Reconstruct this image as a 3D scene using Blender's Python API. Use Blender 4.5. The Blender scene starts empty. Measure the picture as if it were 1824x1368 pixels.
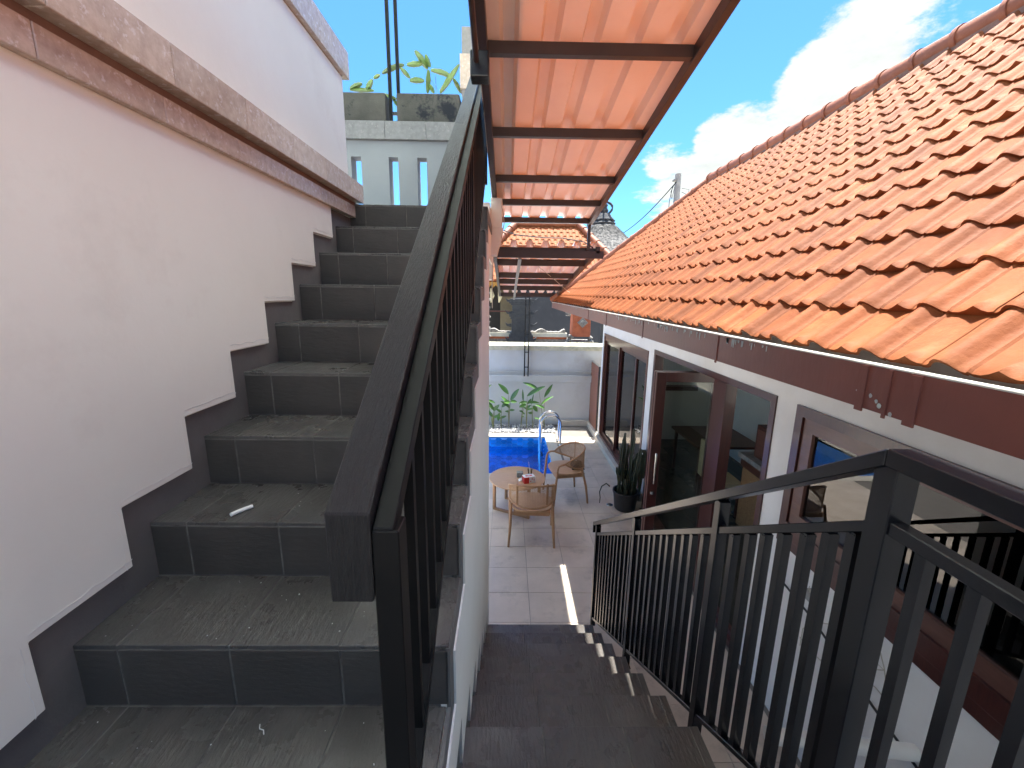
import bpy, bmesh, math, random
from mathutils import Vector, Matrix
random.seed(7)
S = bpy.context.scene
COL = S.collection
R = math.radians
pi = math.pi
# ---------------------------------------------------------------- camera
H = 2.847
FW = Vector((0.0138855, 0.97778616, -0.20914447))
RT = Vector((0.9998533, -0.0114798, 0.01271214))
UP = Vector((-0.01002882, 0.2092903, 0.97780212))
cam = bpy.data.cameras.new('camera'); co = bpy.data.objects.new('camera', cam); COL.objects.link(co)
cam.sensor_width = 36; cam.lens = 755.2 / 1824 * 36; cam.clip_start = 0.02; cam.clip_end = 2000
co.matrix_world = Matrix(((RT.x, UP.x, -FW.x, 0), (RT.y, UP.y, -FW.y, 0), (RT.z, UP.z, -FW.z, H), (0, 0, 0, 1)))
S.camera = co
# ---------------------------------------------------------------- sun, sky, exposure
SUN = Vector((0.082, 0.20, 1.0)).normalized()          # towards the sun
sl = bpy.data.lights.new('sun', 'SUN'); sl.energy = 2.05; sl.angle = R(0.53); sl.color = (1, 0.955, 0.88)
so = bpy.data.objects.new('sun', sl); COL.objects.link(so); so.rotation_euler = SUN.to_track_quat('Z', 'Y').to_euler(); so.location = (2, 4, 12)
W = bpy.data.worlds.new('World'); S.world = W; W.use_nodes = True
nt = W.node_tree; nt.nodes.clear()
def N(t, **k):
    n = nt.nodes.new(t)
    for a, b in k.items(): setattr(n, a, b)
    return n
def L(a, b): nt.links.new(a, b)
out = N('ShaderNodeOutputWorld'); bg = N('ShaderNodeBackground'); sky = N('ShaderNodeTexSky', sky_type='NISHITA')
sky.sun_disc = False; sky.sun_elevation = math.asin(SUN.z); sky.sun_rotation = math.atan2(SUN.x, SUN.y)
sky.air_density = 1.0; sky.dust_density = 0.6; sky.ozone_density = 1.6; sky.altitude = 0
bg.inputs['Strength'].default_value = 0.15
tc = N('ShaderNodeTexCoord'); sep = N('ShaderNodeSeparateXYZ'); L(tc.outputs['Generated'], sep.inputs[0])
# project the view direction on a cloud layer, so clouds flatten towards the horizon
mx = N('ShaderNodeMath', operation='MAXIMUM'); L(sep.outputs[2], mx.inputs[0]); mx.inputs[1].default_value = 0.0
ad = N('ShaderNodeMath', operation='ADD'); L(mx.outputs[0], ad.inputs[0]); ad.inputs[1].default_value = 0.22
dv = N('ShaderNodeVectorMath', operation='DIVIDE'); cmb = N('ShaderNodeCombineXYZ')
for i in range(3): L(ad.outputs[0], cmb.inputs[i])
L(tc.outputs['Generated'], dv.inputs[0]); L(cmb.outputs[0], dv.inputs[1])
n1 = N('ShaderNodeTexNoise'); n1.inputs['Scale'].default_value = 1.35; n1.inputs['Detail'].default_value = 9; n1.inputs['Roughness'].default_value = 0.58
mp = N('ShaderNodeMapping'); mp.inputs['Location'].default_value = (3.1, 1.7, 0.4); L(dv.outputs[0], mp.inputs[0]); L(mp.outputs[0], n1.inputs['Vector'])
n2 = N('ShaderNodeTexNoise'); n2.inputs['Scale'].default_value = 6; n2.inputs['Detail'].default_value = 8; n2.inputs['Roughness'].default_value = 0.65; L(mp.outputs[0], n2.inputs['Vector'])
# cloud banks by compass direction: (unit direction, angular tightness, weight)
def pxdir(u, v): return (RT * ((u - 912) / 755.2) - UP * ((v - 684) / 755.2) + FW).normalized()
banks = [(pxdir(1790, 0), .965, .07), (pxdir(1650, 85), .978, .14), (pxdir(1530, 170), .982, .17), (pxdir(1400, 265), .984, .21), (pxdir(1270, 335), .98, .20),
         (pxdir(1110, 390), .968, .22), (pxdir(1300, 232), .9975, .30), (pxdir(598, 40), .9985, .32), (pxdir(1195, 295), .99, .30), (pxdir(1490, 160), .992, .2),
         (pxdir(650, 80), .80, -.34), (pxdir(1330, 60), .86, -.34), (pxdir(1150, 250), .955, -.24), (pxdir(500, -300), .80, -.12)]
acc = None
for d, tight, wgt in banks:
    dp = N('ShaderNodeVectorMath', operation='DOT_PRODUCT'); L(tc.outputs['Generated'], dp.inputs[0]); dp.inputs[1].default_value = d
    mr = N('ShaderNodeMapRange', interpolation_type='SMOOTHSTEP'); mr.inputs[1].default_value = tight; mr.inputs[2].default_value = 1.0; mr.inputs[3].default_value = 0; mr.inputs[4].default_value = wgt
    L(dp.outputs['Value'], mr.inputs[0])
    if acc is None: acc = mr.outputs[0]
    else:
        a = N('ShaderNodeMath', operation='ADD'); L(acc, a.inputs[0]); L(mr.outputs[0], a.inputs[1]); acc = a.outputs[0]
s1 = N('ShaderNodeMath', operation='ADD'); L(n1.outputs[0], s1.inputs[0]); L(acc, s1.inputs[1])
s2 = N('ShaderNodeMath', operation='MULTIPLY_ADD'); L(n2.outputs[0], s2.inputs[0]); s2.inputs[1].default_value = 0.62; L(s1.outputs[0], s2.inputs[2])
cm = N('ShaderNodeMapRange', interpolation_type='SMOOTHSTEP'); cm.inputs[1].default_value = 0.815; cm.inputs[2].default_value = 0.945; L(s2.outputs[0], cm.inputs[0])
cr = N('ShaderNodeMapRange'); cr.inputs[1].default_value = 0.3; cr.inputs[2].default_value = 0.75; cr.inputs[3].default_value = .74; cr.inputs[4].default_value = 1.00; L(n2.outputs[0], cr.inputs[0])
# clouds overhead, out of view, are brightened around the sun as added fill light
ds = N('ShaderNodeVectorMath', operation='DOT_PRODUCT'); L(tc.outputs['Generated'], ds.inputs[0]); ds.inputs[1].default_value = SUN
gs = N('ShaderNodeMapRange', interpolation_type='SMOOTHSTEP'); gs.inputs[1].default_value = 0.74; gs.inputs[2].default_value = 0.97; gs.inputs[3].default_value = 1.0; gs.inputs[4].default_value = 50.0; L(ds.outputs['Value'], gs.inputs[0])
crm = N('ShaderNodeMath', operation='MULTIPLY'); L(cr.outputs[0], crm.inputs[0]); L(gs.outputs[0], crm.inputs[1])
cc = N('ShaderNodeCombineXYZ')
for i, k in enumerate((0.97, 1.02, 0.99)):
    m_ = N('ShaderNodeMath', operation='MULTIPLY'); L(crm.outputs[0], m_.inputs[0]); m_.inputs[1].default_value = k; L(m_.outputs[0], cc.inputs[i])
sat = N('ShaderNodeMix', data_type='RGBA', blend_type='MULTIPLY'); sat.inputs[0].default_value = 1.0; L(sky.outputs[0], sat.inputs[6]); sat.inputs[7].default_value = (0.095, 0.186, 0.262, 1)
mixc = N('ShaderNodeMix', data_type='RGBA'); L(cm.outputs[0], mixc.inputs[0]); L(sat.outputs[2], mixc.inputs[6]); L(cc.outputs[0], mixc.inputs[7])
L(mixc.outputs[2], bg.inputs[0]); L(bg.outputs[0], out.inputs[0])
S.view_settings.view_transform = 'Standard'; S.view_settings.look = 'None'; S.view_settings.gamma = 1
S.view_settings.use_curve_mapping = False
S.view_settings.exposure = 3.05
S.render.engine = 'CYCLES'
S.cycles.max_bounces = 10; S.cycles.diffuse_bounces = 8; S.cycles.glossy_bounces = 4; S.cycles.transparent_max_bounces = 12

# ---------------------------------------------------------------- helpers
WL = {}
def P(u, v, x=None, y=None, z=None):
    """point where the sight line of photo pixel (u, v) meets a plane of the place"""
    d = RT * ((u - 912) / 755.2) - UP * ((v - 684) / 755.2) + FW
    if x is not None: t = x / d.x
    elif y is not None: t = y / d.y
    else: t = (z - H) / d.z
    return Vector((0, 0, H)) + d * t
def tag(o, label=None, cat=None, group=None, kind=None):
    if label: o['label'] = label
    if cat: o['category'] = cat
    if group: o['group'] = group
    if kind: o['kind'] = kind
    return o
def empty(name, loc, label=None, cat=None, group=None, kind=None, rz=0, parent=None):
    o = bpy.data.objects.new(name, None); COL.objects.link(o); loc = Vector(loc)
    o.empty_display_size = .1
    if parent is not None: o.parent = parent; o.location = loc - WL.get(parent.name, Vector((0, 0, 0)))
    else: o.location = loc
    o.rotation_euler.z = rz; WL[o.name] = loc
    return tag(o, label, cat, group, kind)
def put(name, me, parent=None, loc=(0, 0, 0), rot=None):
    o = bpy.data.objects.new(name, me); COL.objects.link(o); loc = Vector(loc)
    WL[o.name] = loc
    if parent is not None:
        o.parent = parent; o.location = loc - WL.get(parent.name, Vector((0, 0, 0)))
    else: o.location = loc
    if rot is not None: o.rotation_euler = rot
    return o
def copy_tree(o, parent=None):
    c = o.copy(); COL.objects.link(c)
    if parent is not None: c.parent = parent
    for ch in list(o.children): copy_tree(ch, c)
    return c
class MB:
    def __init__(s): s.v = []; s.f = []
    def add(s, vs, fs):
        b = len(s.v); s.v += [Vector(p) for p in vs]; s.f += [tuple(i + b for i in f) for f in fs]; return s
    def box(s, a, b, M=None):
        x0, y0, z0 = a; x1, y1, z1 = b
        if x0 > x1: x0, x1 = x1, x0
        if y0 > y1: y0, y1 = y1, y0
        if z0 > z1: z0, z1 = z1, z0
        vs = [(x0, y0, z0), (x1, y0, z0), (x1, y1, z0), (x0, y1, z0), (x0, y0, z1), (x1, y0, z1), (x1, y1, z1), (x0, y1, z1)]
        if M: vs = [M @ Vector(p) for p in vs]
        return s.add(vs, [(0, 3, 2, 1), (4, 5, 6, 7), (0, 1, 5, 4), (1, 2, 6, 5), (2, 3, 7, 6), (3, 0, 4, 7)])
    def prism(s, poly, axis, a, b):
        """poly: 2D outline; axis 'x': poly is (y,z); 'y': (x,z); 'z': (x,y)"""
        def mk(p, t):
            return {'x': (t, p[0], p[1]), 'y': (p[0], t, p[1]), 'z': (p[0], p[1], t)}[axis]
        n = len(poly); ar = sum(poly[i][0] * poly[(i + 1) % n][1] - poly[(i + 1) % n][0] * poly[i][1] for i in range(n))
        if (ar < 0) != (axis == 'y'): poly = poly[::-1]
        if a > b: a, b = b, a
        vs = [mk(p, a) for p in poly] + [mk(p, b) for p in poly]
        fs = [tuple(range(n))[::-1], tuple(range(n, 2 * n))] + [(i, (i + 1) % n, n + (i + 1) % n, n + i) for i in range(n)]
        return s.add(vs, fs)
    def bar(s, p, q, w, h, up=(0, 0, 1)):
        """rectangular bar from p to q; w sideways, h along up"""
        p = Vector(p); q = Vector(q); d = (q - p).normalized(); sd = d.cross(Vector(up)).normalized(); u = sd.cross(d)
        vs = []
        for c in (p, q):
            for a, b in ((-1, -1), (1, -1), (1, 1), (-1, 1)): vs.append(c + sd * (a * w / 2) + u * (b * h / 2))
        return s.add(vs, [(0, 1, 2, 3), (7, 6, 5, 4), (0, 4, 5, 1), (1, 5, 6, 2), (2, 6, 7, 3), (3, 7, 4, 0)])
    def tube(s, pts, r, n=8, cap=True, ribs=0, flat=1.0):
        pts = [Vector(p) for p in pts]; m = len(pts); rs = r if isinstance(r, (list, tuple)) else [r] * m
        b = len(s.v); u = None
        for i, p in enumerate(pts):
            d = (pts[min(i + 1, m - 1)] - pts[max(i - 1, 0)]).normalized()
            if u is None:
                u = Vector((0, 0, 1)) if abs(d.z) < .9 else Vector((1, 0, 0))
            u = (u - d * u.dot(d)).normalized(); w = d.cross(u)
            for k in range(n):
                a = 2 * pi * k / n; rr = rs[i] * ((1 + .35 * math.cos(ribs * a)) if ribs else 1)
                s.v.append(p + u * (math.cos(a) * rr) + w * (math.sin(a) * rr * flat))
        for i in range(m - 1):
            for k in range(n):
                a = b + i * n + k; c = b + i * n + (k + 1) % n; s.f.append((a, c, c + n, a + n))
        if cap: s.f.append(tuple(b + k for k in range(n))[::-1]); s.f.append(tuple(b + (m - 1) * n + k for k in range(n)))
        return s
    def lathe(s, c, prof, n=20, sx=1, sy=1):
        b = len(s.v); c = Vector(c)
        for r, z in prof:
            for k in range(n):
                a = 2 * pi * k / n; s.v.append(c + Vector((r * sx * math.cos(a), r * sy * math.sin(a), z)))
        for i in range(len(prof) - 1):
            for k in range(n):
                a = b + i * n + k; d = b + i * n + (k + 1) % n; s.f.append((a, d, d + n, a + n))
        s.f.append(tuple(b + k for k in range(n))[::-1]); s.f.append(tuple(b + (len(prof) - 1) * n + k for k in range(n)))
        return s
    def mesh(s, name, m, c=Vector((0, 0, 0)), smooth=False, bevel=0, angle=40):
        me = bpy.data.meshes.new(name); me.from_pydata([tuple(v - c) for v in s.v], [], s.f); me.materials.append(m); me.validate()
        if bevel:
            bm = bmesh.new(); bm.from_mesh(me); bmesh.ops.recalc_face_normals(bm, faces=bm.faces)
            ed = [e for e in bm.edges if len(e.link_faces) == 2 and e.calc_face_angle() > R(30)]
            bmesh.ops.bevel(bm, geom=ed, offset=bevel, segments=1 if bevel < .004 else 2, profile=.6, affect='EDGES', clamp_overlap=True); bm.to_mesh(me); bm.free()
        if smooth:
            me.polygons.foreach_set('use_smooth', [True] * len(me.polygons))
            try: me.set_sharp_from_angle(angle=R(angle))
            except Exception: pass
        return me
    def build(s, name, m, parent=None, smooth=False, bevel=0, angle=40, rot=None):
        lo = Vector((min(v.x for v in s.v), min(v.y for v in s.v), min(v.z for v in s.v))); hi = Vector((max(v.x for v in s.v), max(v.y for v in s.v), max(v.z for v in s.v)))
        c = (lo + hi) / 2; c.z = lo.z
        return put(name, s.mesh(name, m, c, smooth, bevel, angle), parent, c)
def chamfer(lx, ly, lz, c, m, name='tile', jitter=0):
    """small box lying with its top at z=0, top edges chamfered"""
    a, b = lx / 2, ly / 2
    vs = [(-a, -b, -lz), (a, -b, -lz), (a, b, -lz), (-a, b, -lz), (-a, -b, -c), (a, -b, -c), (a, b, -c), (-a, b, -c), (-a + c, -b + c, 0), (a - c, -b + c, 0), (a - c, b - c, 0), (-a + c, b - c, 0)]
    fs = [(0, 3, 2, 1), (0, 1, 5, 4), (1, 2, 6, 5), (2, 3, 7, 6), (3, 0, 4, 7), (4, 5, 9, 8), (5, 6, 10, 9), (6, 7, 11, 10), (7, 4, 8, 11), (8, 9, 10, 11)]
    return MB().add(vs, fs).mesh(name, m)

# ---------------------------------------------------------------- materials
def mat(name, col, rough=.6, col2=None, vs=6, det=6, bump=.0, bs=60, metal=0, spec=.5, stretch=(1, 1, 1), bstretch=None, orand=0, lo=.35, hi=.68,
        col3=None, v3=2.0, lo3=.58, hi3=.68, coat=0, rvar=0):
    m = bpy.data.materials.new(name); m.use_nodes = True; t = m.node_tree; nd = t.nodes; lk = t.links
    p = nd['Principled BSDF']; p.inputs['Roughness'].default_value = rough; p.inputs['Metallic'].default_value = metal; p.inputs['Specular IOR Level'].default_value = spec
    if coat: p.inputs['Coat Weight'].default_value = coat; p.inputs['Coat Roughness'].default_value = .08
    g = nd.new('ShaderNodeNewGeometry')
    def noise(scale, st, detail=6, rgh=.6):
        mpn = nd.new('ShaderNodeMapping'); mpn.inputs['Scale'].default_value = st; lk.new(g.outputs['Position'], mpn.inputs[0])
        n = nd.new('ShaderNodeTexNoise'); n.inputs['Scale'].default_value = scale; n.inputs['Detail'].default_value = detail; n.inputs['Roughness'].default_value = rgh; lk.new(mpn.outputs[0], n.inputs['Vector']); return n.outputs[0]
    def rng(src, a, b, c=0, d=1):
        r = nd.new('ShaderNodeMapRange'); r.inputs[1].default_value = a; r.inputs[2].default_value = b; r.inputs[3].default_value = c; r.inputs[4].default_value = d; lk.new(src, r.inputs[0]); return r.outputs[0]
    col = tuple(col) + (1,); col2 = tuple(col2) + (1,) if col2 else tuple(c * .82 for c in col[:3]) + (1,)
    x = nd.new('ShaderNodeMix'); x.data_type = 'RGBA'; x.inputs[6].default_value = col; x.inputs[7].default_value = col2
    base = noise(vs, stretch, det); lk.new(rng(base, lo, hi), x.inputs[0]); cur = x.outputs[2]
    if col3:
        y = nd.new('ShaderNodeMix'); y.data_type = 'RGBA'; lk.new(rng(noise(v3, (1, 1, 1), 8, .7), lo3, hi3), y.inputs[0]); lk.new(cur, y.inputs[6]); y.inputs[7].default_value = tuple(col3) + (1,); cur = y.outputs[2]
    if orand:
        oi = nd.new('ShaderNodeObjectInfo'); h = nd.new('ShaderNodeHueSaturation'); lk.new(rng(oi.outputs['Random'], 0, 1, 1 - orand, 1 + orand), h.inputs['Value']); lk.new(cur, h.inputs['Color']); cur = h.outputs[0]
    lk.new(cur, p.inputs['Base Color'])
    if rvar: lk.new(rng(base, .3, .7, rough - rvar, rough + rvar), p.inputs['Roughness'])
    if bump:
        b = nd.new('ShaderNodeBump'); b.inputs['Strength'].default_value = bump; b.inputs['Distance'].default_value = .01
        lk.new(noise(bs, bstretch or stretch, 5), b.inputs['Height']); lk.new(b.outputs[0], p.inputs['Normal'])
    return m
M = {}
M['plaster'] = mat('white_plaster', (.86, .835, .765), .75, (.81, .78, .71), 1.3, 9, bump=.16, bs=14, col3=(.74, .70, .63), v3=1.6, lo3=.56, hi3=.8)
M['plaster_edge'] = mat('plaster_edge', (.93, .93, .91), .8, (.88, .88, .86), 20, bump=.3, bs=90)
M['plaster_out'] = mat('house_plaster', (.86, .83, .80), .8, (.78, .74, .70), 2.5, 8, bump=.08, bs=40, col3=(.55, .50, .46), v3=3, lo3=.66, hi3=.8)
M['tile_dark'] = mat('dark_slate_tile', (.094, .086, .078), .30, (.062, .057, .053), 7, 8, bump=.45, bs=26, bstretch=(3.2, .7, 1), orand=.18, col3=(.17, .16, .15), v3=3.5, lo3=.50, hi3=.82, rvar=.12)
M['riser_dark'] = mat('dark_riser_tile', (.062, .054, .048), .48, (.044, .039, .035), 5, 8, bump=.25, bs=30, bstretch=(.8, 1, 3), orand=.15, col3=(.06, .055, .052), v3=4, lo3=.5, hi3=.85)
M['skirt'] = mat('dark_skirting', (.155, .148, .140), .6, (.112, .108, .104), 5, 8, bump=.2, bs=50, col3=(.13, .13, .13), v3=5, lo3=.55, hi3=.8)
M['grout'] = mat('grey_grout', (.19, .175, .155), .9, (.075, .07, .065), 18, bump=.2, bs=90)
M['patio'] = mat('grey_paving_tile', (.60, .505, .41), .38, (.50, .42, .34), 3.2, 8, bump=.06, bs=40, orand=.07, col3=(.30, .25, .20), v3=2.6, lo3=.54, hi3=.74, rvar=.1)
M['patio_grout'] = mat('patio_grout', (.19, .17, .15), .9, bump=.1)
M['granite'] = mat('brown_granite', (.60, .48, .39), .2, (.46, .35, .275), 34, 7, orand=.06, col3=(.68, .60, .56), v3=42, lo3=.56, hi3=.64, bump=.02)
M['granite_grey'] = mat('grey_stone_cap', (.25, .24, .235), .45, (.19, .18, .175), 26, 7, orand=.08, col3=(.32, .30, .28), v3=40, lo3=.58, hi3=.66)
M['trough'] = mat('weathered_stone', (.10, .095, .08), .85, (.06, .057, .048), 5, 9, bump=.35, bs=40, bstretch=(1, 1, 4), col3=(.012, .014, .02), v3=4.2, lo3=.54, hi3=.62)
M['black_wood'] = mat('black_painted_wood', (.016, .0155, .016), .45, (.009, .009, .010), 20, 8, bump=.8, bs=34, stretch=(9, .7, .9), bstretch=(9, .7, .9), spec=.55)
M['matte_black'] = mat('matte_black_steel', (.009, .0085, .0085), .5, (.006, .006, .006), 9, spec=.18)
M['black_metal'] = mat('black_painted_steel', (.013, .013, .016), .27, (.009, .009, .011), 9, bump=.04, bs=25, spec=.5, col3=(.05, .045, .04), v3=30, lo3=.70, hi3=.76)
M['brown_metal'] = mat('brown_painted_steel', (.048, .030, .027), .45, (.036, .023, .021), 8, bump=.08, bs=60)
M['sheet'] = mat('white_corrugated_sheet', (.80, .80, .79), .42, (.72, .71, .69), 2.2, 6, bump=.03, bs=30, col3=(.60, .55, .50), v3=2.4, lo3=.62, hi3=.8)
M['clay'] = mat('orange_clay_tile', (.262, .080, .024), .7, (.20, .057, .016), 9, 7, bump=.18, bs=70, orand=.2, col3=(.34, .125, .045), v3=5, lo3=.55, hi3=.75, spec=.25)
M['clay_ridge'] = mat('ridge_clay_tile', (.30, .105, .05), .6, (.22, .075, .035), 8, 7, bump=.2, bs=60, orand=.12, col3=(.30, .15, .11), v3=7, lo3=.6, hi3=.72)
M['mortar'] = mat('roof_mortar', (.22, .13, .10), .9, bump=.4, bs=60)
M['gutter'] = mat('brown_gutter_paint', (.19, .060, .045), .42, (.15, .050, .040), 5, 7, bump=.1, bs=18, bstretch=(1, 3, 1), col3=(.36, .40, .40), v3=9, lo3=.735, hi3=.745, stretch=(1, .5, 1))
M['gutter_in'] = mat('galvanised_gutter', (.66, .66, .62), .6, (.52, .50, .45), 6, bump=.1, col3=(.22, .16, .10), v3=5, lo3=.66, hi3=.72)
M['peel'] = mat('bare_grey_primer', (.38, .42, .42), .6)
M['frame'] = mat('dark_red_timber', (.075, .018, .014), .3, (.050, .012, .011), 12, 6, bump=.08, bs=40, bstretch=(5, 5, .5), stretch=(5, 5, .6), coat=.3)
M['frame2'] = mat('brown_timber', (.15, .062, .045), .38, (.11, .045, .034), 12, 6, bump=.08, bs=40, stretch=(4, .6, 4), coat=.2)
M['gate'] = mat('reddish_board', (.30, .125, .082), .5, (.24, .095, .062), 6, bump=.1, bs=50, stretch=(4, 4, .5))
M['steel'] = mat('brushed_steel', (.62, .60, .57), .22, (.5, .48, .45), 30, metal=1)
M['chrome'] = mat('polished_steel', (.75, .73, .70), .12, (.7, .68, .65), 20, metal=1)
M['teak'] = mat('light_teak', (.46, .255, .125), .45, (.36, .185, .085), 14, 7, stretch=(1.2, 9, 9), bump=.05, bs=60)
M['teak_top'] = mat('teak_table_top', (.52, .31, .165), .4, (.42, .235, .115), 12, 8, stretch=(1, 11, 1), bump=.04, bs=50)
M['black_plastic'] = mat('black_plastic', (.018, .018, .020), .45, (.03, .03, .032), 12, bump=.06)
M['grey_plastic'] = mat('grey_plastic', (.12, .125, .12), .5, (.08, .085, .08), 9)
M['cactus'] = mat('dark_cactus', (.038, .055, .030), .5, (.060, .052, .030), 9, 7, bump=.2, bs=50, orand=.25, col3=(.13, .075, .04), v3=8, lo3=.64, hi3=.72)
M['leaf'] = mat('heliconia_leaf', (.085, .20, .035), .35, (.05, .13, .03), 11, 6, orand=.3, bump=.1, bs=40)
M['stem'] = mat('plant_stem', (.20, .24, .08), .5, (.16, .13, .06), 16, orand=.2)
M['pitaya'] = mat('climbing_cactus', (.16, .25, .06), .45, (.10, .17, .045), 12, orand=.2, col3=(.30, .28, .10), v3=14, lo3=.58, hi3=.68)
M['wall_paint'] = mat('yard_wall_paint', (.60, .61, .60), .85, (.50, .50, .48), 1.4, 9, bump=.12, bs=22, col3=(.40, .37, .32), v3=.9, lo3=.56, hi3=.78)
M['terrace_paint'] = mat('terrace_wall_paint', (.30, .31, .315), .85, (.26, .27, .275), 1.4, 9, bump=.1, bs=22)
M['wall_cap'] = mat('mossy_wall_cap', (.62, .58, .45), .9, (.42, .40, .28), 9, 9, bump=.4, bs=50)
M['pebble'] = mat('white_pebbles', (.72, .70, .66), .7, (.40, .40, .42), 22, 3, bump=.2)
M['pebble_grey'] = mat('grey_pebbles', (.12, .13, .15), .7, (.22, .23, .25), 22)
M['coping'] = mat('pale_coping_stone', (.58, .53, .45), .6, (.48, .44, .37), 5, 8, bump=.1, orand=.05)
M['pool_tile'] = mat('blue_pool_tile', (.008, .25, .66), .25, (.005, .15, .45), 3, 3, orand=.3)
M['pool_grout'] = mat('pale_pool_grout', (.22, .50, .85), .6)
M['stone_dark'] = mat('carved_dark_stone', (.055, .058, .062), .85, (.035, .036, .040), 14, 8, bump=.5, bs=50)
M['stone_grey'] = mat('carved_grey_stone', (.32, .30, .27), .85, (.14, .13, .12), 16, 8, bump=.6, bs=50)
M['brick'] = mat('orange_brick', (.50, .14, .06), .8, (.38, .10, .045), 12, bump=.2, orand=.12)
M['white_band'] = mat('pale_limestone', (.74, .69, .55), .8, (.6, .56, .45), 8, bump=.2)
M['thatch'] = mat('grey_thatch', (.20, .19, .175), .95, (.035, .035, .035), 5, 9, bump=1.0, bs=20, bstretch=(2, 2, .8), stretch=(2, 2, .8), lo=.4, hi=.6)
M['gold'] = mat('yellow_carved_trim', (.48, .25, .035), .6, (.25, .11, .02), 10, bump=.3)
M['dark_room'] = mat('dark_interior', (.035, .032, .028), .8)
M['tan'] = mat('tan_wall', (.20, .165, .10), .8)
M['charcoal'] = mat('charcoal_wall', (.045, .047, .052), .8, (.035, .037, .042), 2, col3=(.06, .062, .066), v3=3)
M['pale_box'] = mat('cream_plastic', (.72, .66, .60), .45, (.68, .62, .56), 4)
M['concrete'] = mat('grey_concrete', (.36, .34, .31), .9, (.28, .26, .24), 6, bump=.2)
M['red'] = mat('red_card', (.62, .025, .022), .4, (.55, .02, .02), 4)
M['white'] = mat('white_card', (.80, .80, .78), .5, (.74, .74, .72), 4)
M['cloth'] = mat('black_cloth', (.012, .012, .014), .9, (.02, .02, .022), 20, bump=.4, bs=40)
M['weave_grey'] = mat('grey_woven', (.30, .30, .26), .8, (.12, .12, .10), 120, 2)
M['room_wall'] = mat('room_wall', (.72, .70, .66), .8, (.66, .64, .6), 2)
M['room_floor'] = mat('dark_room_tile', (.06, .06, .05), .25, (.04, .042, .036), 3, orand=.2)
M['cabinet'] = mat('dark_cabinet_wood', (.10, .035, .022), .4, (.07, .025, .017), 9, stretch=(1, 1, 6))
M['rattan'] = mat('rattan_panel', (.36, .20, .08), .7, (.20, .10, .04), 90, 2)
M['cream'] = mat('cream_fabric', (.62, .56, .36), .8)
M['ground'] = mat('bare_earth', (.42, .38, .33), .95, (.34, .31, .26), 1.2, bump=.3)
M['cable'] = mat('black_cable', (.015, .015, .016), .5)
M['wire'] = mat('cream_wire', (.50, .45, .36), .5)
def glassmat(name, tint, ior, rough=0.0):
    m = bpy.data.materials.new(name); m.use_nodes = True; t = m.node_tree; nd = t.nodes; nd.clear()
    o = nd.new('ShaderNodeOutputMaterial'); a = nd.new('ShaderNodeBsdfTransparent'); b = nd.new('ShaderNodeBsdfGlossy'); f = nd.new('ShaderNodeFresnel'); x = nd.new('ShaderNodeMixShader')
    a.inputs[0].default_value = tuple(tint) + (1,); b.inputs['Roughness'].default_value = rough; f.inputs[0].default_value = ior
    g = nd.new('ShaderNodeNewGeometry'); n = nd.new('ShaderNodeTexNoise'); n.inputs['Scale'].default_value = .9; n.inputs['Detail'].default_value = 1; bp = nd.new('ShaderNodeBump'); bp.inputs['Strength'].default_value = .025
    t.links.new(g.outputs['Position'], n.inputs['Vector']); t.links.new(n.outputs[0], bp.inputs['Height']); t.links.new(bp.outputs[0], b.inputs['Normal'])
    t.links.new(f.outputs[0], x.inputs[0]); t.links.new(a.outputs[0], x.inputs[1]); t.links.new(b.outputs[0], x.inputs[2]); t.links.new(x.outputs[0], o.inputs[0]); return m
M['glass'] = glassmat('window_glass', (.72, .74, .70), 1.75)
M['glass_clear'] = glassmat('clear_glass', (.90, .91, .88), 1.45)
def watermat():
    m = bpy.data.materials.new('pool_water'); m.use_nodes = True; t = m.node_tree; nd = t.nodes; nd.clear()
    o = nd.new('ShaderNodeOutputMaterial'); a = nd.new('ShaderNodeBsdfTransparent'); b = nd.new('ShaderNodeBsdfGlossy'); f = nd.new('ShaderNodeFresnel'); x = nd.new('ShaderNodeMixShader')
    a.inputs[0].default_value = (.72, .90, .97, 1); b.inputs['Roughness'].default_value = .02; f.inputs[0].default_value = 1.33
    g = nd.new('ShaderNodeNewGeometry'); n = nd.new('ShaderNodeTexNoise'); n.inputs['Scale'].default_value = 9; n.inputs['Detail'].default_value = 3; bp = nd.new('ShaderNodeBump'); bp.inputs['Strength'].default_value = .35; bp.inputs['Distance'].default_value = .02
    t.links.new(g.outputs['Position'], n.inputs['Vector']); t.links.new(n.outputs[0], bp.inputs['Height']); t.links.new(bp.outputs[0], b.inputs['Normal']); t.links.new(bp.outputs[0], f.inputs['Normal'])
    t.links.new(f.outputs[0], x.inputs[0]); t.links.new(a.outputs[0], x.inputs[1]); t.links.new(b.outputs[0], x.inputs[2]); t.links.new(x.outputs[0], o.inputs[0]); return m
M['water'] = watermat()
def opalmat():
    m = bpy.data.materials.new('opal_roof_sheet'); m.use_nodes = True; t = m.node_tree; nd = t.nodes; nd.clear()
    o = nd.new('ShaderNodeOutputMaterial'); a = nd.new('ShaderNodeBsdfDiffuse'); b = nd.new('ShaderNodeBsdfTranslucent'); x = nd.new('ShaderNodeMixShader')
    a.inputs[0].default_value = (.84, .87, .83, 1); b.inputs[0].default_value = (.84, .88, .83, 1); x.inputs[0].default_value = .72
    t.links.new(a.outputs[0], x.inputs[1]); t.links.new(b.outputs[0], x.inputs[2]); t.links.new(x.outputs[0], o.inputs[0]); return m
M['opal'] = opalmat()
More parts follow.
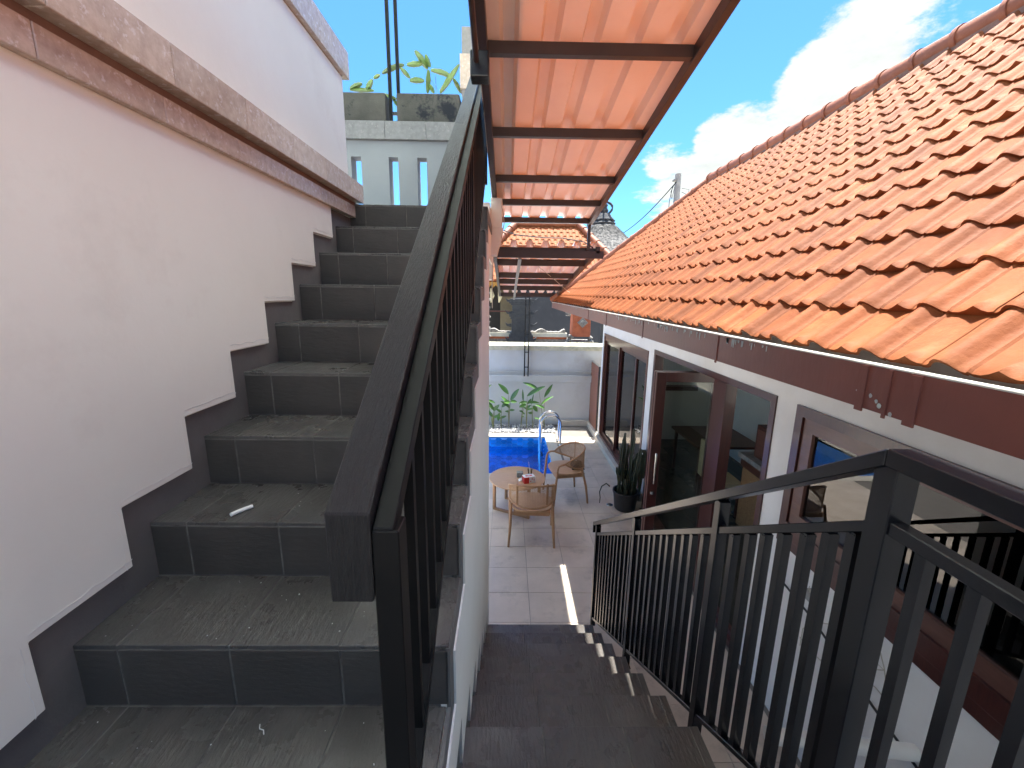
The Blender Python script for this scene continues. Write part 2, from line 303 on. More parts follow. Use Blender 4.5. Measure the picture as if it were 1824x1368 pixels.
def let_through(m, f, col):
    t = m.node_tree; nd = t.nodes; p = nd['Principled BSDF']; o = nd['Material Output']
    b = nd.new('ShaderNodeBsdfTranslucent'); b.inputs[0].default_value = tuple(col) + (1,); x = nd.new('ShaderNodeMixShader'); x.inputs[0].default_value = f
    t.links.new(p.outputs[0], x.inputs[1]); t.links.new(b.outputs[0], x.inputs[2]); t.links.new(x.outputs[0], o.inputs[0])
let_through(M['sheet'], .165, (.97, .42, .15))  # orange glow tinted into the sheet, standing in for light bounced off roof tiles
def canemat():
    """woven cane: holes between strands"""
    m = mat('woven_cane', (.50, .30, .15), .55, (.38, .21, .10), 40); t = m.node_tree; nd = t.nodes; p = nd['Principled BSDF']
    tc = nd.new('ShaderNodeTexCoord'); br = nd.new('ShaderNodeTexChecker'); br.inputs['Scale'].default_value = 110
    mp_ = nd.new('ShaderNodeMapping'); t.links.new(tc.outputs['Object'], mp_.inputs[0]); t.links.new(mp_.outputs[0], br.inputs['Vector'])
    r = nd.new('ShaderNodeMapRange'); r.inputs[3].default_value = 1; r.inputs[4].default_value = .02; t.links.new(br.outputs['Fac'], r.inputs[0]); t.links.new(r.outputs[0], p.inputs['Alpha']); return m
M['cane'] = canemat()

# ---------------------------------------------------------------- ground, patio, pool
XL, XR = -.145, .735        # lower flight
XW = 1.87                   # house wall face
POOL = (-2.6, .80, 6.40, 8.20)
g = MB()
x0, x1, y0, y1 = POOL
A_, B_ = -400, 400
g.add([(A_, A_, -.03), (B_, A_, -.03), (B_, y0 - .1, -.03), (A_, y0 - .1, -.03)], [(0, 1, 2, 3)])
g.add([(A_, y1 + .1, -.03), (B_, y1 + .1, -.03), (B_, B_, -.03), (A_, B_, -.03)], [(0, 1, 2, 3)])
g.add([(A_, y0 - .1, -.03), (x0 - .1, y0 - .1, -.03), (x0 - .1, y1 + .1, -.03), (A_, y1 + .1, -.03)], [(0, 1, 2, 3)])
g.add([(x1 + .1, y0 - .1, -.03), (B_, y0 - .1, -.03), (B_, y1 + .1, -.03), (x1 + .1, y1 + .1, -.03)], [(0, 1, 2, 3)])
tag(g.build('ground', M['ground']), kind='structure')
pf = MB()
for a, b, c, d in ((-3.2, -1.6, XW, 6.2), (1.0, 6.2, XW, 8.4), (-3.2, 8.4, XW, 9.0)): pf.box((a, b, -.025), (c, d, -.006))
patio = tag(pf.build('patio_floor', M['patio_grout']), kind='structure')
pt = chamfer(.397, .380, .012, .0015, M['patio'], 'paving_tile')
for i in range(-4, 5):
    for j in range(-3, 17):
        cx = .237 + .4 * i - .2; cy = 3.228 + .383 * j - .1915 + .0
        if cx > XW - .1 or cx < -2.2: continue
        if cy > 6.15 and cx < 1.0: continue
        if cy > 8.3: continue
        if -.25 < cx < .6 and cy < 2.9: continue
        put('paving_tile', pt, patio, (cx, cy, random.uniform(-.0005, .0005)))
last = MB().box((1.64, 3.0, -.004), (XW, 9.0, -.0035))
cop = tag(MB().box((x0 - .2, y0 - .2, -.02), (x1 + .2, y0, -.003)).box((x1, y0, -.02), (x1 + .2, y1, -.003)).box((x0 - .2, y1, -.02), (x1 + .2, y1 + .2, -.003)).build('pool_surround', M['patio_grout']), kind='structure')
cm1 = chamfer(.396, .196, .012, .002, M['coping'], 'coping_slab'); cm2 = chamfer(.196, .357, .012, .002, M['coping'], 'coping_slab')
for k in range(9):
    for yy in (y0 - .1, y1 + .1): put('coping_slab', cm1, cop, (x1 + .2 - .2 - .4 * k, yy, .003))
for k in range(5): put('coping_slab', cm2, cop, (x1 + .1, y0 + .18 + .36 * k, .003))
basin = MB()
D = -1.15
basin.add([(x0, y0, D), (x1, y0, D), (x1, y1, D), (x0, y1, D)], [(0, 1, 2, 3)])
basin.add([(x0, y0, D), (x0, y1, D), (x0, y1, -.021), (x0, y0, -.021)], [(0, 1, 2, 3)])
basin.add([(x1, y0, D), (x1, y0, -.021), (x1, y1, -.021), (x1, y1, D)], [(0, 1, 2, 3)])
basin.add([(x0, y0, D), (x0, y0, -.021), (x1, y0, -.021), (x1, y0, D)], [(0, 1, 2, 3)])
basin.add([(x0, y1, D), (x1, y1, D), (x1, y1, -.021), (x0, y1, -.021)], [(0, 1, 2, 3)])
pool = tag(basin.build('pool_basin', M['pool_grout']), kind='structure')
# hexagon tiles, raised a little; floor and walls
hx = []
def hexpts(cx, cy, r, sq=.62): return [(cx + r * math.cos(pi / 3 * k), cy + r * sq * math.sin(pi / 3 * k)) for k in range(6)]
hr = .070
def hexfield(w, h):
    res = []; i = 0
    dx = hr * 1.5 + .004; dy = hr * .62 * math.sqrt(3) + .004
    nx = int(w / dx) + 1
    for a in range(nx):
        for b in range(int(h / dy) + 1):
            cx = a * dx + hr; cy = b * dy + (dy / 2 if a % 2 else 0) + dy * .5
            if cx + hr > w or cy + dy * .5 > h: continue
            res.append((cx, cy))
    return res
hm_floor = MB().prism([(p[0], p[1]) for p in hexpts(0, 0, hr)], 'z', -.004, .004).mesh('pool_tile', M['pool_tile'])
hm_wall = MB().prism([(p[0], p[1]) for p in hexpts(0, 0, hr)], 'y', -.004, .004).mesh('pool_tile', M['pool_tile'])
hm_side = MB().prism([(p[0], p[1]) for p in hexpts(0, 0, hr)], 'x', -.004, .004).mesh('pool_tile', M['pool_tile'])
stuffm = MB(); cnt = 0
for cx, cy in hexfield(2.2, 1.1):
    X = x1 - cx; Z = -.03 - cy
    if X > -.55 and cnt < 190: put('pool_tile', hm_wall, pool, (X, y1 - .004, Z)); cnt += 1
    else: stuffm.prism([(a + X, b + Z) for a, b in hexpts(0, 0, hr)], 'y', y1 - .008, y1)
for cx, cy in hexfield(1.8, 1.1): stuffm.prism([(a + y0 + cx, b - .03 - cy) for a, b in hexpts(0, 0, hr)], 'x', x1 - .008, x1)
cnt = 0
for cx, cy in hexfield(x1 - x0, 1.8):
    X = x1 - cx; Y = y0 + cy
    if X > -.30 and Y > 6.9 and cnt < 105: put('pool_tile', hm_floor, pool, (X, Y, D + .004)); cnt += 1
    else: stuffm.prism([(a + X, b + Y) for a, b in hexpts(0, 0, hr)], 'z', D, D + .008)
o = stuffm.build('pool_tile_field', M['pool_tile'], pool); o['kind'] = 'stuff'
wt = MB().add([(x0, y0, -.22), (x1, y0, -.22), (x1, y1, -.22), (x0, y1, -.22)], [(0, 1, 2, 3)])
tag(wt.build('pool_water', M['water']), kind='structure')

# ---------------------------------------------------------------- staircase
gl, gu, r = .2863, .2687, .18
def yl(k): return 1.287 + gl * k
def zl(k): return 1.26 - r * k
def yu(k): return .9024 + gu * (k - 1)
def zu(k): return 1.8 + r * k
XWL = -1.07                 # masonry behind the plaster coat
st = empty('staircase', (0, .9, 0), 'white concrete staircase with dark slate tiled steps, one flight rising and one descending', 'staircase')
T = .010; TB = .0024
# body of the descending flight
pr = [(-1.4, 0), (-1.4, 1.8 - TB)]
for k in range(-3, 7):
    pr.append((yl(k) - TB, zl(k) - TB)); pr.append((yl(k) - TB, max(zl(k + 1) - TB, 0)))
b = MB().prism(pr, 'x', XL, XR)
b.build('lower_flight_body', M['grout'], st)
pr = [(-1.4, 1.5), (-1.4, 1.8 - TB), (yu(1) + TB, 1.8 - TB)]
for k in range(1, 10):
    pr.append((yu(k) + TB, zu(k) - TB))
    if k < 9: pr.append((yu(k + 1) + TB, zu(k) - TB))
pr += [(4.35, zu(9) - TB), (4.35, 3.15), (2.95, 3.15), (.9, 1.5)]
MB().prism(pr, 'x', XWL, XL - .017).build('upper_flight_body', M['grout'], st)
MB().box((-3.2, 3.06, 3.15), (XWL - .003, 4.35, 3.41)).build('terrace_slab', M['plaster'], st)
# white spine wall between the flights
pr = [(-1.4, 0), (-1.4, 1.79), (yu(1), 1.79)]
for k in range(1, 10):
    pr.append((yu(k) + .02, zu(k) - .03))
    if k < 9: pr.append((yu(k + 1) + .02, zu(k) - .03))
pr += [(4.35, 3.408), (4.35, 3.12), (3.13, 3.12), (3.13, 0)]
MB().prism(pr, 'x', XL - .016, XL).build('spine_wall', M['plaster'], st)
# dark stepped edge band on the spine wall
top = [(.70, 1.795), (yu(1), 1.795)]; low = [(.70, 1.73), (yu(1) + .065, 1.73)]
for k in range(1, 10):
    top += [(yu(k), zu(k) - .006)]; low += [(yu(k) + .065, zu(k) - .075)]
    if k < 9: top.append((yu(k + 1), zu(k) - .006)); low.append((yu(k + 1) + .065, zu(k) - .075))
top.append((3.9, zu(9) - .006)); low.append((3.9, zu(9) - .075))
MB().prism(top + low[::-1], 'x', XL, XL + .010).build('stringer_band', M['skirt'], st)
lo_ = [(-.9, 1.90)]
for k in range(-3, 7):
    lo_.append((yl(k) + .085, zl(k) + .10)); lo_.append((yl(k) + .085, max(zl(k + 1) + .10, .10)))
lo_ = [p for p in lo_ if p[0] < 3.12] + [(3.125, .10)]
up_ = [q for q in low if q[0] < 3.1]; up_ = [(3.125, up_[-1][1])] + up_[::-1]
lo_[0] = (.62, 1.72); lo_ = [(.62, 1.72)] + [p for p in lo_[1:] if p[0] > .62 and p[1] < 1.72]
lo_.insert(1, (.62, lo_[1][1]))
MB().prism(lo_ + up_, 'x', XL + .0005, XL + .016).build('plaster_coat', M['plaster'], st)
sk_ = [(-1.3, 1.802)] + [(yl(-3), 1.802)]
for k in range(-3, 7): sk_ += [(yl(k) + .001, zl(k) + .001), (yl(k) + .001, max(zl(k + 1) + .001, .001))]
sk_ += [(3.12, .001), (3.12, .099)] + [p for p in lo_[::-1] if p[0] < 3.1] + [(.61, 1.9), (-1.3, 1.9)]
MB().prism(sk_, 'x', XL, XL + .0065).build('skirting', M['skirt'], st)
# treads and risers, tile by tile
def row(parent, xs, ya, yb, z, m, name, gap=.0045):
    for a, c in zip(xs[:-1], xs[1:]):
        me = tile_mesh(round(c - a - gap, 4), round(yb - ya - gap, 4), 'h')
        put(name, me, parent, ((a + c) / 2, (ya + yb) / 2, z + random.uniform(-.0006, .0004)))
cache = {}
def tile_mesh(w, h, kind):
    key = (w, h, kind)
    if key not in cache:
        if kind == 'h': cache[key] = chamfer(w, h, T, .0018, M['tile_dark'], 'tread_tile')
        else: cache[key] = chamfer(w, h, T - .001, .0015, M['riser_dark'], 'riser_tile')
    return cache[key]
def riser(parent, xs, y, za, zb, face, gap=.0045):
    for a, c in zip(xs[:-1], xs[1:]):
        me = tile_mesh(round(c - a - gap, 4), round(zb - za - gap, 4), 'v')
        put('riser_tile', me, parent, ((a + c) / 2, y, (za + zb) / 2), (R(90) * (1 if face < 0 else -1), 0, 0))
ux = [XWL, -.96, -.685, -.41, -.135]
lx0 = [XL, .15, .45, .70, XR]; lx1 = [XL, -.0, .302, .602, XR]
for k in range(1, 10):
    ye = yu(k + 1) if k < 9 else 3.39
    row(st, ux, yu(k), ye - .0, zu(k), None, 'tread_tile')
    riser(st, ux[:-1] + [-.137], yu(k), zu(k - 1), zu(k) - T - .001, -1)
row(st, ux, 3.39, 3.73, zu(9), None, 'tread_tile'); row(st, ux, 3.73, 4.06, zu(9), None, 'tread_tile')
for j in range(5): row(st, ux[:-1] + [XL], yu(1) - .29 * (j + 1), yu(1) - .29 * j, 1.8, None, 'tread_tile')
for j in range(4): row(st, lx0, yl(-3) - .29 * (j + 1), yl(-3) - .29 * j, 1.8, None, 'tread_tile')
for k in range(-3, 7):
    xs = lx0
    if k > -3: row(st, xs, yl(k - 1) + .001, yl(k), zl(k), None, 'tread_tile')
    riser(st, [XL, .15, .45, .70, XR], yl(k), max(zl(k + 1), 0.002), zl(k) - T - .001, 1)
# skirting (set back) under the plaster coats, left wall and spine wall
def steps_up(dy, dz, kmax=9):
    pts = []
    for k in range(1, kmax + 1):
        pts.append((yu(k) + dy, zu(k - 1) + dz)); pts.append((yu(k) + dy, zu(k) + dz))
    return pts
lw = empty('left_wall', (-1.2, 1, 0), 'tall white plastered wall on the left, beside the rising steps', 'wall')
sk = [(-1.4, 1.8)] + steps_up(0, 0)[:16] + [(3.02, zu(8)), (3.02, 3.36)] + [(p[0], p[1]) for p in steps_up(-.092, .097)[:15][::-1] if p[1] < 3.34] + [(-1.4, 1.8 + .097)]
sk_low = [(-1.4, 1.79)] + [(yu(1), 1.79)] + [q for k in range(1, 9) for q in ((yu(k), zu(k)), (yu(k + 1), zu(k)))] + [(yu(9), 3.33), (-1.4, 3.33)]
MB().prism(sk_low, 'x', XWL - .012, XWL + .004).build('skirting', M['skirt'], lw)
up_pts = [(-1.4, 3.335), (-1.4, 1.897)]
for k in range(1, 9):
    up_pts.append((yu(k) - .092, zu(k - 1) + .097)); up_pts.append((yu(k) - .092, min(zu(k) + .097, 3.335)))
up_pts = [p for p in up_pts]
pl = MB().prism(up_pts, 'x', XWL + .004, -1.05).build('plaster_coat', M['plaster'], lw, bevel=.003)
# bright cut edge of the plaster, slightly uneven
ed = MB()
for k in range(1, 9):
    ya = yu(k) - .092; za = zu(k - 1) + .097; zb = zu(k) + .097; yb = yu(k + 1) - .092
    for (p, q) in (((ya, za), (ya, min(zb, 3.33))), ((ya, zb), (yb, zb))):
        if p[1] >= 3.33: continue
        n = 9; prev = None
        for i in range(n + 1):
            t = i / n; cy = p[0] + (q[0] - p[0]) * t; cz = p[1] + (q[1] - p[1]) * t; w = .017 + random.random() * .009
            cur = (cy, cz, w)
            if prev:
                if p[0] == q[0]: ed.add([(-1.0485, prev[0] - prev[2], prev[1]), (-1.0485, cur[0] - cur[2], cur[1]), (-1.066, cur[0] + .004, cur[1]), (-1.066, prev[0] + .004, prev[1])], [(0, 1, 2, 3)])
                else: ed.add([(-1.0485, prev[0], prev[1] + prev[2]), (-1.0485, cur[0], cur[1] + cur[2]), (-1.066, cur[0], cur[1] - .004), (-1.066, prev[0], prev[1] - .004)], [(0, 3, 2, 1)])
            prev = cur
ed.build('plaster_edge', M['plaster_edge'], lw)
MB().box((-1.5, -1.4, 0), (XWL - .012, 3.02, 3.34)).box((-1.5, -1.4, 3.34), (-1.05, 3.02, 4.16)).box((-1.45, -1.4, 4.16), (-1.06, 3.02, 4.30)).build('wall_body', M['plaster'], lw)
# granite trims
def trim(xf, xb, za, zb, yend, off, name='trim_tile', m='granite', L_=.36, yfirst=-1.3):
    ys = [yend]
    y = off
    ys = sorted([off + L_ * k for k in range(-8, 14) if yfirst < off + L_ * k < yend - .03] + [yfirst, yend])
    for a, c in zip(ys[:-1], ys[1:]):
        MB().box((xb, a + .001, za), (xf, c - .001, zb)).build(name, M[m], lw, bevel=.002)
trim(-1.028, -1.07, 3.333, 3.408, 3.08, 1.065)
MB().box((-1.06, -1.3, 3.408), (-1.037, 3.09, 3.432)).build('shadow_groove', M['mortar'], lw)
trim(-.985, -1.07, 3.432, 3.548, 3.11, 1.062)
trim(-1.02, -1.10, 4.165, 4.318, 3.07, 1.2, 'cap_tile')
MB().box((-1.055, -1.3, 3.549), (-1.035, 3.02, 3.556)).build('sealant_line', M['mortar'], lw)

# ---------------------------------------------------------------- terrace wall at the top
tw = empty('terrace_wall', (-1, 4.25, 3.4), 'pale terrace wall with narrow upright slots at the top of the steps', 'wall')
sl_ = [(-1.426, -1.335), (-1.086, -1.0), (-.828, -.741), (-.57, -.485)]
w = MB(); prev = -2.6
for a, c in sl_: w.box((prev, 4.2, 3.41), (a, 4.34, 4.04)); w.box((a, 4.2, 3.41), (c, 4.34, 3.50)); prev = c
w.box((prev, 4.2, 3.41), (-.30, 4.34, 4.04)); w.box((-2.6, 4.2, 4.04), (-.30, 4.34, 4.175))
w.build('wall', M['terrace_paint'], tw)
xx = -2.6; wd = .36
xs = [-2.6, -2.12, -1.69, -1.33, -1.02 + .0, -.60, -.42]
xs = [-2.55, -2.2, -1.84, -1.48, -1.10, -.735, -.42]
for a, c in zip(xs[:-1], xs[1:]): MB().box((a + .001, 4.165, 4.178), (c - .001, 4.37, 4.325)).build('cap_tile', M['granite_grey'], tw, bevel=.002)
def trough(xa, xb, lab):
    t = empty('planter_trough', ((xa + xb) / 2, 4.27, 4.328), lab, 'planter', 'stone planter troughs on the terrace wall')
    o = MB().box((xa, 4.19, 4.328), (xb, 4.36, 4.56)).build('trough', M['trough'], t, bevel=.018, smooth=True)
    MB().box((xa + .025, 4.215, 4.56), (xb - .025, 4.335, 4.563)).build('soil', M['ground'], t)
trough(-1.62, -1.09, 'weathered grey stone planter trough left of the two dark posts')
trough(-.995, -.435, 'stone planter trough with black stains, between the dark posts and the pillar')
pil = empty('stone_pillar', (-.37, 4.28, 4.3), 'grey stone pillar with a projecting band, right of the planters', 'pillar')
MB().box((-.413, 4.2, 3.40), (-.30, 4.36, 5.08)).build('shaft', M['granite_grey'], pil, bevel=.004)
MB().box((-.43, 4.185, 4.60), (-.28, 4.375, 4.87)).build('band', M['granite'], pil, bevel=.004)
pp = empty('post_pair', (-1.03, 4.25, 4.328), 'pair of tall thin dark posts joined by a short rung, between the planters', 'post')
for i, (a, c) in enumerate(((-1.072, -1.045), (-.998, -.972))):
    MB().box((a, 4.235, 4.329), (c, 4.262, 5.64)).build('post', M['matte_black'], pp)
MB().box((-1.045, 4.24, 4.40), (-.998, 4.257, 4.425)).build('rung', M['black_metal'], pp)
# climbing cactus along the troughs
def seg(a, b_, w, lab_m='pitaya', name='joint', parent=None):
    a = Vector(a); b_ = Vector(b_); n = 7; pts = []; rs = []
    sag = Vector((0, 0, 1)) * (b_ - a).length * random.uniform(-.06, .06)
    for i in range(n + 1):
        t = i / n; pts.append(a.lerp(b_, t) + sag * math.sin(pi * t)); rs.append(w * (.22 + .78 * math.sin(pi * min(max(t, .02), .98)) ** .55) * (1 + .07 * math.sin(i * 2.6)))
    return MB().tube(pts, rs, 9, ribs=3).build(name, M[lab_m], parent, smooth=True, angle=25)
def q(u, v, y=4.29): return P(600 + u * .1535, 60 + v * .1535, y=y)
cl = empty('climbing_cactus', (-1.3, 4.28, 4.563), 'green climbing cactus with jointed flat stems trailing left of the dark posts', 'plant')
for a, c, w in ((((150, 640), (295, 580)), 0, .018), (((150, 652), (430, 662)), 0, .016), (((345, 655), (412, 530)), 0, .021), (((425, 520), (500, 475)), 0, .014), (((525, 462), (780, 362)), 0, .020), (((545, 700), (690, 760)), 0, .016), (((655, 770), (700, 840)), 0, .014)):
    seg(q(*a[0]), q(*a[1]), w, parent=cl)
cl2 = empty('climbing_cactus', (-.6, 4.28, 4.563), 'green climbing cactus with crossing jointed stems above the stained trough', 'plant')
for a, w in ((((735, 395), (850, 515)), .017), (((812, 362), (1000, 350)), .020), (((905, 200), (1050, 410)), .024), (((1030, 240), (1085, 390)), .018), (((1060, 420), (1050, 690)), .020), (((845, 545), (1015, 550)), .021), (((1090, 425), (1340, 510)), .020), (((1200, 690), (1420, 360)), .022), (((1350, 520), (1440, 690)), .016), (((1075, 590), (1130, 690)), .017)):
    seg(q(*a[0], y=4.27), q(*a[1], y=4.3), w, parent=cl2)
MB().tube([q(1165, 700), q(1150, 600), q(1145, 490)], .002, 4).tube([q(1155, 640), q(1095, 540)], .0015, 4).build('twig', M['stem'], cl2)

# ---------------------------------------------------------------- timber and steel balustrade of the rising flight
m_ = .655
rl = empty('balustrade', (-.2, 1.6, 1.8), 'black balustrade with a thick rough timber handrail beside the rising steps', 'railing')
def zh(y): return 2.543 + m_ * (y - .543)
y_a, y_b = .543, 3.50
def sheared(xa, xb, ya, yb, zt, zb_, name, m, bevel=0, parent=rl):
    vs = [(xa, ya, zb_(ya)), (xb, ya, zb_(ya)), (xb, yb, zb_(yb)), (xa, yb, zb_(yb)), (xa, ya, zt(ya)), (xb, ya, zt(ya)), (xb, yb, zt(yb)), (xa, yb, zt(yb))]
    return MB().add(vs, [(0, 3, 2, 1), (4, 5, 6, 7), (0, 1, 5, 4), (1, 2, 6, 5), (2, 3, 7, 6), (3, 0, 4, 7)]).build(name, M[m], parent, bevel=bevel)
sheared(-.253, -.190, y_a, y_b, zh, lambda y: zh(y) - .143, 'handrail', 'black_wood', .0025)
zs = lambda y: zh(y) - .028
sheared(-.188, -.158, .548, 3.5, lambda y: zs(y), lambda y: zs(y) - .035, 'top_rail', 'matte_black', .0015)
zb0 = lambda y: 2.045 + .66 * (y - .80)
sheared(-.186, -.158, .62, 3.45, lambda y: zb0(y), lambda y: zb0(y) - .025, 'bottom_rail', 'matte_black', .0015)
MB().box((-.189, .545, 1.8), (-.150, .59, 2.515)).build('post', M['matte_black'], rl, bevel=.002)
for yy in (2.05, 3.40): MB().box((-.188, yy, zb0(yy) - .12), (-.156, yy + .035, zs(yy) - .034)).build('post', M['matte_black'], rl, bevel=.0015)
yy = .70
while yy < 3.38:
    if abs(yy - 2.07) > .04:
        MB().box((-.181, yy, zb0(yy) - .002), (-.163, yy + .018, zs(yy) - .033)).build('baluster', M['matte_black'], rl)
    yy += .0935

# ---------------------------------------------------------------- steel railing of the descending flight
r2 = empty('stair_railing', (.76, 1.6, 0), 'black steel railing with square balusters down the right side of the lower steps', 'railing')
XA, XB = .73, .78
zt = lambda y: 2.566 - .642 * (y - .758)
def sh2(name, ya, yb, f, th, xa=XA, xb=XB, bevel=.002):
    return sheared(xa, xb, ya, yb, f, lambda y: f(y) - th, name, 'black_metal', bevel, r2)
sh2('handrail', .76, 3.17, zt, .035)
zm = lambda y: 2.418 - .622 * (y - .758)
sh2('middle_rail', .78, 3.13, zm, .028, .742, .772)
zb2 = lambda y: 1.64 - .60 * (y - .78)
sh2('bottom_rail', .44, 3.10, lambda y: zl(0) + .035 - .618 * (y - yl(0)), .022, .742, .772)
zbr = lambda y: zl(0) + .035 - .618 * (y - yl(0))
sh2('landing_handrail', -1.2, .758, lambda y: 2.566, .035)
sh2('landing_middle_rail', -1.2, .735, lambda y: 2.425, .028, .742, .772)
sh2('landing_bottom_rail', -1.2, .44, lambda y: 1.83, .022, .742, .772)
MB().box((.737, .735, 1.20), (.785, .785, 2.535)).build('corner_post', M['black_metal'], r2, bevel=.002)
for yy in (3.10, 2.197, 1.345): MB().box((.738, yy - .019, zbr(yy) - (.12 if yy < 3 else .08)), (.776, yy + .019, zt(yy) - .034)).build('post', M['black_metal'], r2, bevel=.0015)
sh2('rail_end', 3.165, 3.175, zt, .10)
for yy in (2.197, 1.345):
    MB().box((.733, yy - .035, zbr(yy) - .125), (.779, yy + .035, zbr(yy) - .119)).build('foot_plate', M['black_metal'], r2)
wb = MB(); rwb = random.Random(21)
for yy in (.816, .947, 1.098, 1.249, 1.435, 1.592, 1.745, 1.96, 2.197, 1.345):
    for xx in (.745, .769):
        for q_ in range(3): wb.lathe((xx, yy + rwb.uniform(-.012, .012), zm(yy) - .031 + rwb.uniform(-.002, .002)), [(.0005, -.002), (.0028, 0), (.0005, .002)], 6)
wb.build('weld_beads', M['black_metal'], r2)
bys = [.816, .881, .947, 1.025, 1.098, 1.168, 1.249, 1.435, 1.521, 1.592, 1.665, 1.745, 1.813, 1.894, 1.96, 2.038, 2.115, 2.265, 2.337, 2.426, 2.51, 2.59, 2.67, 2.75, 2.83, 2.91, 2.99]
for yy in bys: MB().box((.745, yy - .012, zbr(yy) - .002), (.769, yy + .012, zm(yy) - .026)).build('baluster', M['black_metal'], r2)
for k in range(17):
    yy = .671 - .09 * k
    MB().box((.748, yy - .009, 1.60 if False else (zbr(yy) - .002 if yy > .44 else 1.828)), (.769, yy + .012, 2.398)).build('baluster', M['black_metal'], r2)

# ---------------------------------------------------------------- canopies
def canopy(name, lab, ya, yb, zf, xa, xb, beams, bh, sheet='sheet', ribs=.214, rib0=.0, side=(.04, .07)):
    c = empty(name, ((xa + xb) / 2, (ya + yb) / 2, zf((ya + yb) / 2)), lab, 'canopy')
    prof = []; x = xa - .03
    rx = rib0 - ribs * 4
    pts = [(xa - .03, 0)]
    while rx < xb + .06:
        if rx - .046 > xa - .03: pts += [(rx - .046, 0), (rx - .030, .050), (rx + .022, .050), (rx + .040, 0)]
        # fine stiffening crease in the pan
        rx += ribs
    pts = [p for p in pts if p[0] <= xb + .03] + [(xb + .03, 0)]
    vs = []; fs = []; n = len(pts); th = .0015
    for yy, in ((ya,), (yb,)):
        for px_, pz_ in pts: vs.append((px_, yy, zf(yy) + pz_))
    for px_, pz_ in pts: vs.append((px_, ya, zf(ya) + pz_ + th))
    for px_, pz_ in pts: vs.append((px_, yb, zf(yb) + pz_ + th))
    for i in range(n - 1): fs += [(i, i + 1, n + i + 1, n + i), (2 * n + i, 3 * n + i, 3 * n + i + 1, 2 * n + i + 1), (i, 2 * n + i, 2 * n + i + 1, i + 1), (n + i, n + i + 1, 3 * n + i + 1, 3 * n + i)]
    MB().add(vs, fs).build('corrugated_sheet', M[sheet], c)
    for yy in beams:
        MB().box((xa + .02, yy - .02, zf(yy) - bh), (xb - .02, yy + .02, zf(yy) - .003)).build('cross_beam', M['brown_metal'], c, bevel=.0015)
    for a, b2 in ((xa - .02, xa + .02), (xb - .02, xb + .02)):
        f = lambda y: zf(y) - .004
        vs = [(a, ya, f(ya) - side[1]), (b2, ya, f(ya) - side[1]), (b2, yb, f(yb) - side[1]), (a, yb, f(yb) - side[1]), (a, ya, f(ya)), (b2, ya, f(ya)), (b2, yb, f(yb)), (a, yb, f(yb))]
        MB().add(vs, [(0, 3, 2, 1), (4, 5, 6, 7), (0, 1, 5, 4), (1, 2, 6, 5), (2, 3, 7, 6), (3, 0, 4, 7)]).build('side_beam', M['brown_metal'], c, bevel=.0015)
    return c
z1 = lambda y: H + 1.452 - .143 * y
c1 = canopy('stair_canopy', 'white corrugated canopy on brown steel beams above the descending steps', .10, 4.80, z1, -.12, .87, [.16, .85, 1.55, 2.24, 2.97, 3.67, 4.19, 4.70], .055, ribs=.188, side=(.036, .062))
# clamp box where the canopy meets the handrail
MB().box((-.165, 2.02, 3.74), (-.085, 2.10, 3.84)).build('clamp_box', M['black_metal'], c1, bevel=.006)
MB().tube([(-.14, 2.10, 3.78), (-.137, 1.76, 3.86), (-.15, 1.23, 3.99), (-.146, .8, 4.08)], .012, 8).build('conduit', M['brown_metal'], c1, smooth=True)
MB().box((.85, 4.72, 3.31), (.88, 4.752, 3.57)).build('post', M['brown_metal'], c1)
z2 = lambda y: 3.345 - .130 * (y - 4.75)
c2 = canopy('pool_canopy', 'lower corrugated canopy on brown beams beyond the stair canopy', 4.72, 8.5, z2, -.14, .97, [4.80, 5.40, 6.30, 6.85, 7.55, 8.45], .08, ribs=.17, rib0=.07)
MB().box((-.15, 4.72, 3.222), (1.03, 4.755, 3.30)).build('front_beam', M['brown_metal'], c2)
f = lambda y: z2(y) - .09
vs = [(.12, 4.8, f(4.8) - .04), (.155, 4.8, f(4.8) - .04), (.155, 8.5, f(8.5) - .04), (.12, 8.5, f(8.5) - .04), (.12, 4.8, f(4.8)), (.155, 4.8, f(4.8)), (.155, 8.5, f(8.5)), (.12, 8.5, f(8.5))]
MB().add(vs, [(0, 3, 2, 1), (4, 5, 6, 7), (0, 1, 5, 4), (1, 2, 6, 5), (2, 3, 7, 6), (3, 0, 4, 7)]).build('long_rafter', M['granite_grey'], c2)
# twin post carrying the pool canopy, standing on the yard wall ledge
tp = empty('twin_post', (.42, 8.93, 1.1), 'pair of thin dark upright bars with rungs fixed to the far wall', 'post')
for a in (.375, .455): MB().box((a, 8.92, 1.11), (a + .026, 8.946, 2.78)).build('bar', M['black_metal'], tp)
for zz in (1.30, 1.62, 2.0, 2.4): MB().box((.401, 8.925, zz), (.455, 8.941, zz + .018)).build('rung', M['black_metal'], tp)
# upper terrace roof (above the frame) that shades the steps
c3 = canopy('terrace_roof', 'corrugated roof high over the terrace and rising steps', -1.6, 4.55, lambda y: 5.66, -3.0, .16, [-1.2, .2, 1.6, 3.0, 4.4], .06, sheet='opal')
